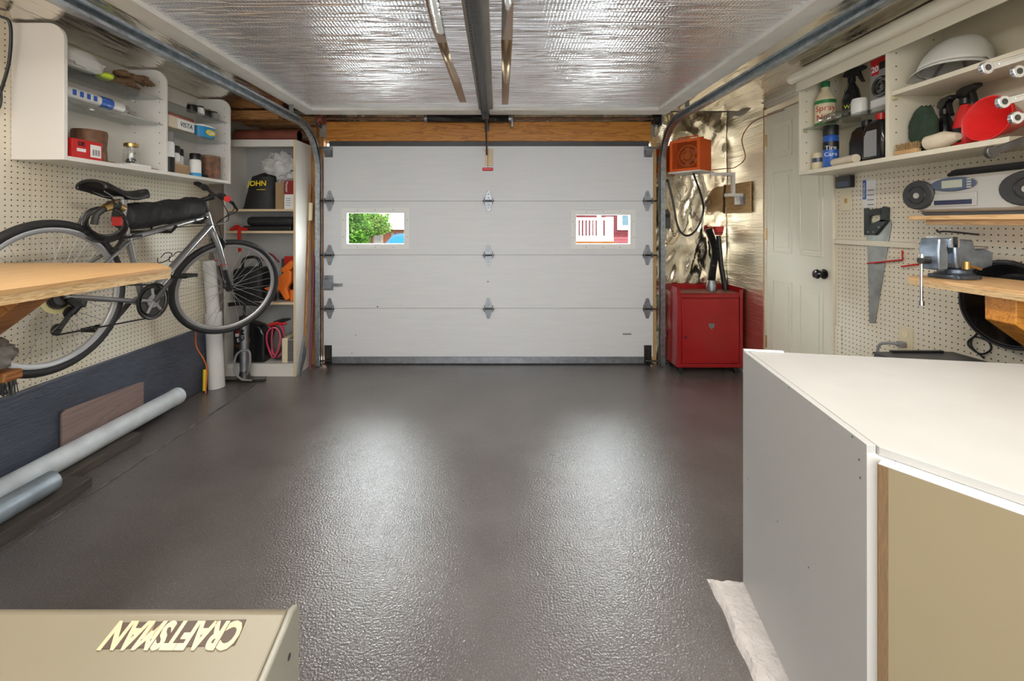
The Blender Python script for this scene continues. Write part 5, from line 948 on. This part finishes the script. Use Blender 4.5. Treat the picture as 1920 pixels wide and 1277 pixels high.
# dark metal case behind the white cabinet
t = thing('metal_case', 'dark grey metal case behind the white cabinet', 'case', (1.785, 1.6, 0)); B(1.615, 1.955, 1.345, 1.85, 0, .668).build('body', 'dark_grey', t, bev=.004); B(1.612, 1.957, 1.343, 1.852, .6685, .677).build('lid', 'dark_grey', t, bev=.002); B(1.68, 1.90, 1.83, 1.845, .6772, .686).build('handle_rail', 'black', t, bev=.002); B(1.611, 1.6148, 1.36, 1.84, .60, .655).build('blue_strip', 'blue', t)

# ---- white corner cabinet in the foreground
A2 = Vector((.8216, 1.44)); a_ = Vector((-.177, -.984)).normalized(); pr = Vector((-a_.y, a_.x)); K0, K1 = .031, .804
t = thing('corner_cabinet', 'white diagonal corner base cabinet with tan door in the foreground', 'cabinet', (A2.x+.45, A2.y-.5, K0))
Q = [A2, A2+a_*.62, A2+a_*.925+pr*.305, A2+a_*.925+pr*.915, A2+pr*.915]
def ins(q, d): c = A2+a_*.45+pr*.45; return q+(c-q)*d
# carcass side panel with thickness, back, floor
def slab(p, q, th, z0, z1, name, m, par, out=1, bev=.001):
    d = (q-p).normalized(); n_ = Vector((-d.y, d.x))*out; return MB().prism([p[:], q[:], (q+n_*th)[:], (p+n_*th)[:]], 'z', z0, z1).build(name, m, par, bev=bev)
slab(Q[0], Q[1], .016, K0, K1-.0008, 'side_panel', 'dimmed_white', t, 1); slab(Q[3], Q[2], .016, K0, K1-.0172, 'side_panel', 'dimmed_white', t, -1)
slab(Q[0]+pr*.0165, Q[4], .012, K0, K1-.0172, 'back_panel', 'dimmed_white', t, -1); slab(Q[4]+a_*.0125, Q[3]-a_*.017, .012, K0, K1-.0172, 'back_panel', 'dimmed_white', t, -1)
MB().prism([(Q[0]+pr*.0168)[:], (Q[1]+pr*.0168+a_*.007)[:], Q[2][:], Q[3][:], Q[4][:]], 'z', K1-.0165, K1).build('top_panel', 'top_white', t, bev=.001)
slab(A2+pr*.0+Vector((0, 0)), A2+pr*.12, .012, K1+.0005, K1+.006, 'cleat', 'white', t, -1)
dg = (Q[2]-Q[1]).normalized(); no = Vector((dg.y, -dg.x))
if no.dot(Q[1]-(A2+a_*.45+pr*.45)) < 0: no = -no
slab(Q[1], Q[1]+dg*.04, .016, K0, K1-.0172, 'face_stile', 'white', t, 1); slab(Q[2]-dg*.04, Q[2], .016, K0, K1-.0172, 'face_stile', 'white', t, 1); slab(Q[1]+dg*.0405, Q[2]-dg*.0405, .016, K1-.06, K1-.0172, 'face_rail', 'white', t, 1); slab(Q[1]+dg*.0405, Q[2]-dg*.0405, .016, K0, K0+.06, 'face_rail', 'white', t, 1)
p0, p1 = Q[1]+dg*.022+no*.0015, Q[2]-dg*.022+no*.0015
dd_ = MB().prism([p0[:], p1[:], (p1+no*.018)[:], (p0+no*.018)[:]], 'z', K0+.01, K1-.022).build('door', 'tan_gloss', t, bev=.001)
MB().prism([(p0-dg*.0015)[:], (p0-dg*.0002)[:], (p0-dg*.0002+no*.018)[:], (p0-dg*.0015+no*.018)[:]], 'z', K0+.01, K1-.022).build('edge_band', 'brown_edge', dd_)
MB().prism([(p0+no*.0182)[:], (p0+dg*.014+no*.0182)[:], (p0+dg*.014+no*.0195)[:], (p0+no*.0195)[:]], 'z', K0+.01, K1-.022).build('edge_molding', 'brown_edge', dd_)
MB().prism([p0[:], p1[:], (p1+no*.018)[:], (p0+no*.018)[:]], 'z', K1-.0218, K1-.0205).build('top_edge_band', 'white', dd_)
nA = Vector((-pr.x, -pr.y))
for (px, py) in ((1405, 671), (1479, 727), (1598, 819), (1611, 862), (1613, 896), (1403, 898), (1458, 978), (1516, 1064), (1465, 718), (1519, 757), (1555, 786)):
    dv = Vector(((px-CX)/F, 1.0, (CY-py)/F)); k_ = (A2.x*nA.x+A2.y*nA.y)/(dv.x*nA.x+dv.y*nA.y); h_ = Vector((0, 0, CH))+dv*k_; r_ = .0022 if py in (898, 978, 1064, 671, 727, 819, 862, 896) else .0011
    MB().cyl(h_+Vector((nA.x, nA.y, 0))*.0004, h_-Vector((nA.x, nA.y, 0))*.0002, r_, n=10).build('screw_hole', 'dark_grey', t)
def pad(u, v):
    p = A2+a_*(-.03+.72*u+.012*noise.noise(Vector((u*9, v*9, 0)))); wv = .105*(1-u*.55)+.014*noise.noise(Vector((u*8, 3, 1)))
    q = p-pr*(wv-.24*v); e_ = min(1, v/.10)
    return Vector((q.x, q.y, (.030 if v > .4 else (.028+.006*noise.noise(Vector((u*14, v*8, 2))))*math.sqrt(max(0, 1-(1-e_)**2)))*(1 if .03 < u < .97 else .05)))
q = MB().grid(pad, 50, 24); o_ = q.build('felt_pad', 'felt'); tag(o_, 'rolled white felt pad under the edge of the white cabinet', 'felt pad')

# ---- beige machine bottom left
t = thing('beige_machine', 'beige metal machine cover with upside-down CRAFTSMAN badge in the foreground', 'machine', (-.75, .6, 0))
TX = -.350
MB().prism([(.30, .02), (.30, .50), (.62, .558), (.694, .576), (.716, .583), (.728, .578), (.733, .565), (.733, .02)], 'x', -1.25, TX).build('cover', 'beige_metal', t, bev=.004)
MB().prism([(.285, .015), (.285, .50), (.62, .562), (.694, .580), (.717, .587), (.733, .582), (.738, .567), (.738, .015)], 'x', TX+.0005, TX+.012).build('end_plate', 'beige_end', t, bev=.004)
up = Vector((0, -1, -.018/.074)).normalized() ; nn = Vector((-1, 0, 0)).cross(up); 
def mp_(px, py):
    n_ = Vector((0, -.018, .074)).cross(Vector((1, 0, 0))); 
    nrm = Vector((0, -(.576-.558)/(.694-.62), 1)).normalized(); dv = Vector(((px-CX)/F, 1, (CY-py)/F)); o_ = Vector((0, 0, CH)); p0_ = Vector((0, .694, .5768)); return o_+dv*((p0_-o_).dot(nrm)/dv.dot(nrm))
nrm = Vector((0, -(.576-.558)/(.694-.62), 1)).normalized(); upv = Vector((-1, 0, 0)); tu = nrm.cross(Vector((-1, 0, 0))); tu = tu if tu.y < 0 else -tu
q0, q1 = mp_(190, 1217), mp_(460, 1163); q = MB(); cs = [mp_(232, 1168), mp_(462, 1162), mp_(440, 1210), mp_(188, 1217)]; q.add([c for c in cs]+[c+nrm*.0008 for c in cs], [(0, 1, 2, 3), (7, 6, 5, 4), (0, 1, 5, 4), (1, 2, 6, 5), (2, 3, 7, 6), (3, 0, 4, 7)]); q.build('badge', 'logo_dark', t)
cc = (q0+q1)/2+nrm*.0012; M_ = facing(cc, (-1, 0, 0), tu); text('CRAFTSMAN', .052, M_, 'logo_cream', t, 'lettering', shear=.10, bold=.0022, xs=.70)
MB().cyl((TX+.0121, .70, .525), (TX+.0128, .70, .525), .005, n=10).build('rivet', 'dark_grey', t)

# ================================================================ OUTDOORS
struct(B(-40, 40, YF+.16, 60, -1.0, -.45).build('ground_outside', 'ground'), 'driveway ground outside the garage door', 'ground')
struct(MB().prism([(YF+.06, -.02), (YF+.9, -.03), (YF+4.5, -.45), (YF+.06, -.45)], 'x', -2.2, 2.2).build('driveway_ramp', 'ground'), 'sloping driveway in front of the garage door', 'driveway')
t = thing('neighbour_house', 'white gabled house with grey siding seen through the left door window', 'house', (-4.0, 15, -.45))
HY = 13.6; B(-9, -1.4, HY, HY+5, -.45, 1.02).build('lower_wall', 'siding_grey', t); B(-9, -1.4, HY-.35, HY+5, 1.03, 4.5).build('upper_wall', 'siding_white', t)
for k in range(10): B(-9, -1.4, HY-.015, HY-.0005, -.40+k*.14, -.27+k*.14).build('siding_board', 'siding_grey', t)
for x in (-3.62, -3.28): B(x-.05, x+.05, HY-.06, HY-.016, -.45, 1.02).build('door_post', 'plank_tan', t)
B(-3.57, -3.33, HY-.04, HY-.0155, -.45, .9).build('door', 'brick_red', t); B(-3.7, -2.9, HY-.07, HY-.0605, .93, 1.02).build('lintel', 'brick_red', t); B(-4.55, -4.30, HY-.3, HY-.02, -.45, 1.0).build('corner_board', 'siding_white', t)
t = thing('parked_car', 'blue car parked outside the left door window', 'car', (-2.2, 10.5, -.45)); cz = -.45
MB().prism([(-3.15, cz+.35), (-3.15, cz+.72), (-2.98, cz+.88), (-2.75, cz+.97), (-2.35, cz+1.42), (-1.0, cz+1.45), (.0, cz+1.0), (.4, cz+.95), (.45, cz+.35)], 'y', 9.7, 11.3).build('body', 'car_blue', t, bev=.08)
MB().prism([(-2.66, cz+.98), (-2.33, cz+1.36), (-1.75, cz+1.38), (-1.75, cz+.98)], 'y', 9.68, 9.6995).build('side_window', 'car_glass', t); MB().prism([(-1.68, cz+.98), (-1.68, cz+1.38), (-1.05, cz+1.38), (-.5, cz+.98)], 'y', 9.68, 9.6995).build('side_window', 'car_glass', t)
MB().blob((-2.68, 9.58, cz+1.02), (.10, .09, .085), 0).build('mirror', 'black', t); MB().cyl((-2.66, 9.6, cz+1.0), (-2.6, 9.70, cz+.97), .02).build('mirror_arm', 'black', t)
for x in (-2.5, -.3):
    MB().cyl((x, 9.66, cz+.33), (x, 9.9, cz+.33), .33, n=28).build('wheel', 'black_rubber', t)
def shrub(loc, R_, n, m, lab, seed, trunk=True):
    rd = random.Random(seed); t = thing('leafy_shrub', lab, 'shrub', (loc[0], loc[1], -.45), 'shrubs outside the left door window'); q = MB()
    for i in range(n):
        d = Vector((rd.gauss(0, 1), rd.gauss(0, 1), rd.gauss(0, 1))).normalized(); r = rd.uniform(.35, 1)**.5; c = Vector(loc)+Vector((d.x*R_[0], d.y*R_[1], d.z*R_[2]))*r*(1+.35*noise.noise(d*2.5+Vector((seed, 0, 0))))
        u = Vector((rd.gauss(0, 1), rd.gauss(0, 1), rd.gauss(0, 1))).normalized(); v_ = u.cross(Vector((rd.gauss(0, 1), rd.gauss(0, 1), rd.gauss(0, 1)))).normalized(); s = rd.uniform(.018, .04)
        q.add([c-u*s, c+v_*s*.45+d*.01, c+u*s, c-v_*s*.45+d*.01], [(0, 1, 2, 3)])
    q.build('foliage', m, t, recalc=False)['kind'] = 'stuff'
    b = MB(); 
    for k in range(5): a = k*1.3; b.tube([(loc[0], loc[1], -.45), (loc[0]+.08*math.cos(a), loc[1]+.08*math.sin(a), loc[2]-R_[2]*.4), (loc[0]+R_[0]*.6*math.cos(a), loc[1]+R_[1]*.6*math.sin(a), loc[2]+R_[2]*.3)], [.035, .025, .008], 6)
    b.build('branches', 'bark', t)
shrub((-2.62, 7.0, 1.05), (.52, .5, .62), 12000, 'leaf', 'leafy green shrub nearest the left edge of the left window', 3); shrub((-2.45, 8.25, 1.22), (.40, .4, .24), 4500, 'leaf_bright', 'bright green branch reaching right in the left window', 5); shrub((-2.33, 6.0, .76), (.32, .26, .27), 4000, 'leaf_bright', 'pale green bush low in the left window', 8)
t = thing('red_house', 'red sided house with white trimmed window seen through the right door window', 'house', (5, 20, -.45)); RY = 18.6
B(1.5, 12, RY, RY+6, -.45, 6).build('wall', 'siding_red', t)
for k in range(22): B(1.5, 12, RY-.02, RY-.0005, -.4+k*.13, -.28+k*.13).build('siding_board', 'siding_red' if k > 7 else 'siding_pink', t)
wx0, wx1, wz0, wz1 = 5.38, 6.5, 1.12, 2.2
for (a, b_, c, d) in ((wx0-.2, wx0, wz0-.19, wz1), (wx1, wx1+.22, wz0-.22, wz1), (wx0, wx1, wz0-.19, wz0)): B(a, b_, RY-.08, RY-.021, c, d).build('window_trim', 'siding_white', t)
B(wx0, wx1, RY-.05, RY-.021, wz0, wz1).build('window_pane', 'house_glass', t)
for k in range(7): B(wx0, wx1, RY-.056, RY-.0505, wz0+.08+k*.16, wz0+.10+k*.16).build('blind_slat', 'siding_grey', t)
t = thing('deck_railing', 'white deck railing with balusters on an orange deck edge seen through the right door window', 'railing', (3.9, 17, -.45)); GY = 17.0
def rx(px): return (px-CX)*GY/F
B(2.6, rx(1151), GY-.05, GY+.05, .30, .50).build('deck_fascia', 'deck_orange', t); B(2.6, rx(1150), GY-.04, RY-.03, .5005, .55).build('deck_floor', 'siding_white', t)
B(2.6, rx(1140), GY-.04, GY+.04, 1.34, 1.44).build('top_rail', 'siding_white', t); B(2.6, rx(1140), GY-.04, GY+.04, .60, .72).build('bottom_rail', 'siding_white', t)
for px in (1070, 1083, 1089, 1095.5, 1102, 1108.5, 1114.5, 1129, 1136): B(rx(px)-.032, rx(px)+.032, GY-.02, GY+.02, .7205, 1.3395).build('baluster', 'siding_white', t)
for px in (1077, 1123, 1139, 1146): B(rx(px)-.07, rx(px)+.07, GY-.055, GY+.055, .5505 if px < 1139 else .5505, 1.58 if px == 1123 else 1.47).build('post', 'siding_white', t)
for x in (2.8, rx(1148)): B(x-.06, x+.06, GY, GY+.12, -.45, .2995).build('deck_leg', 'deck_orange', t)
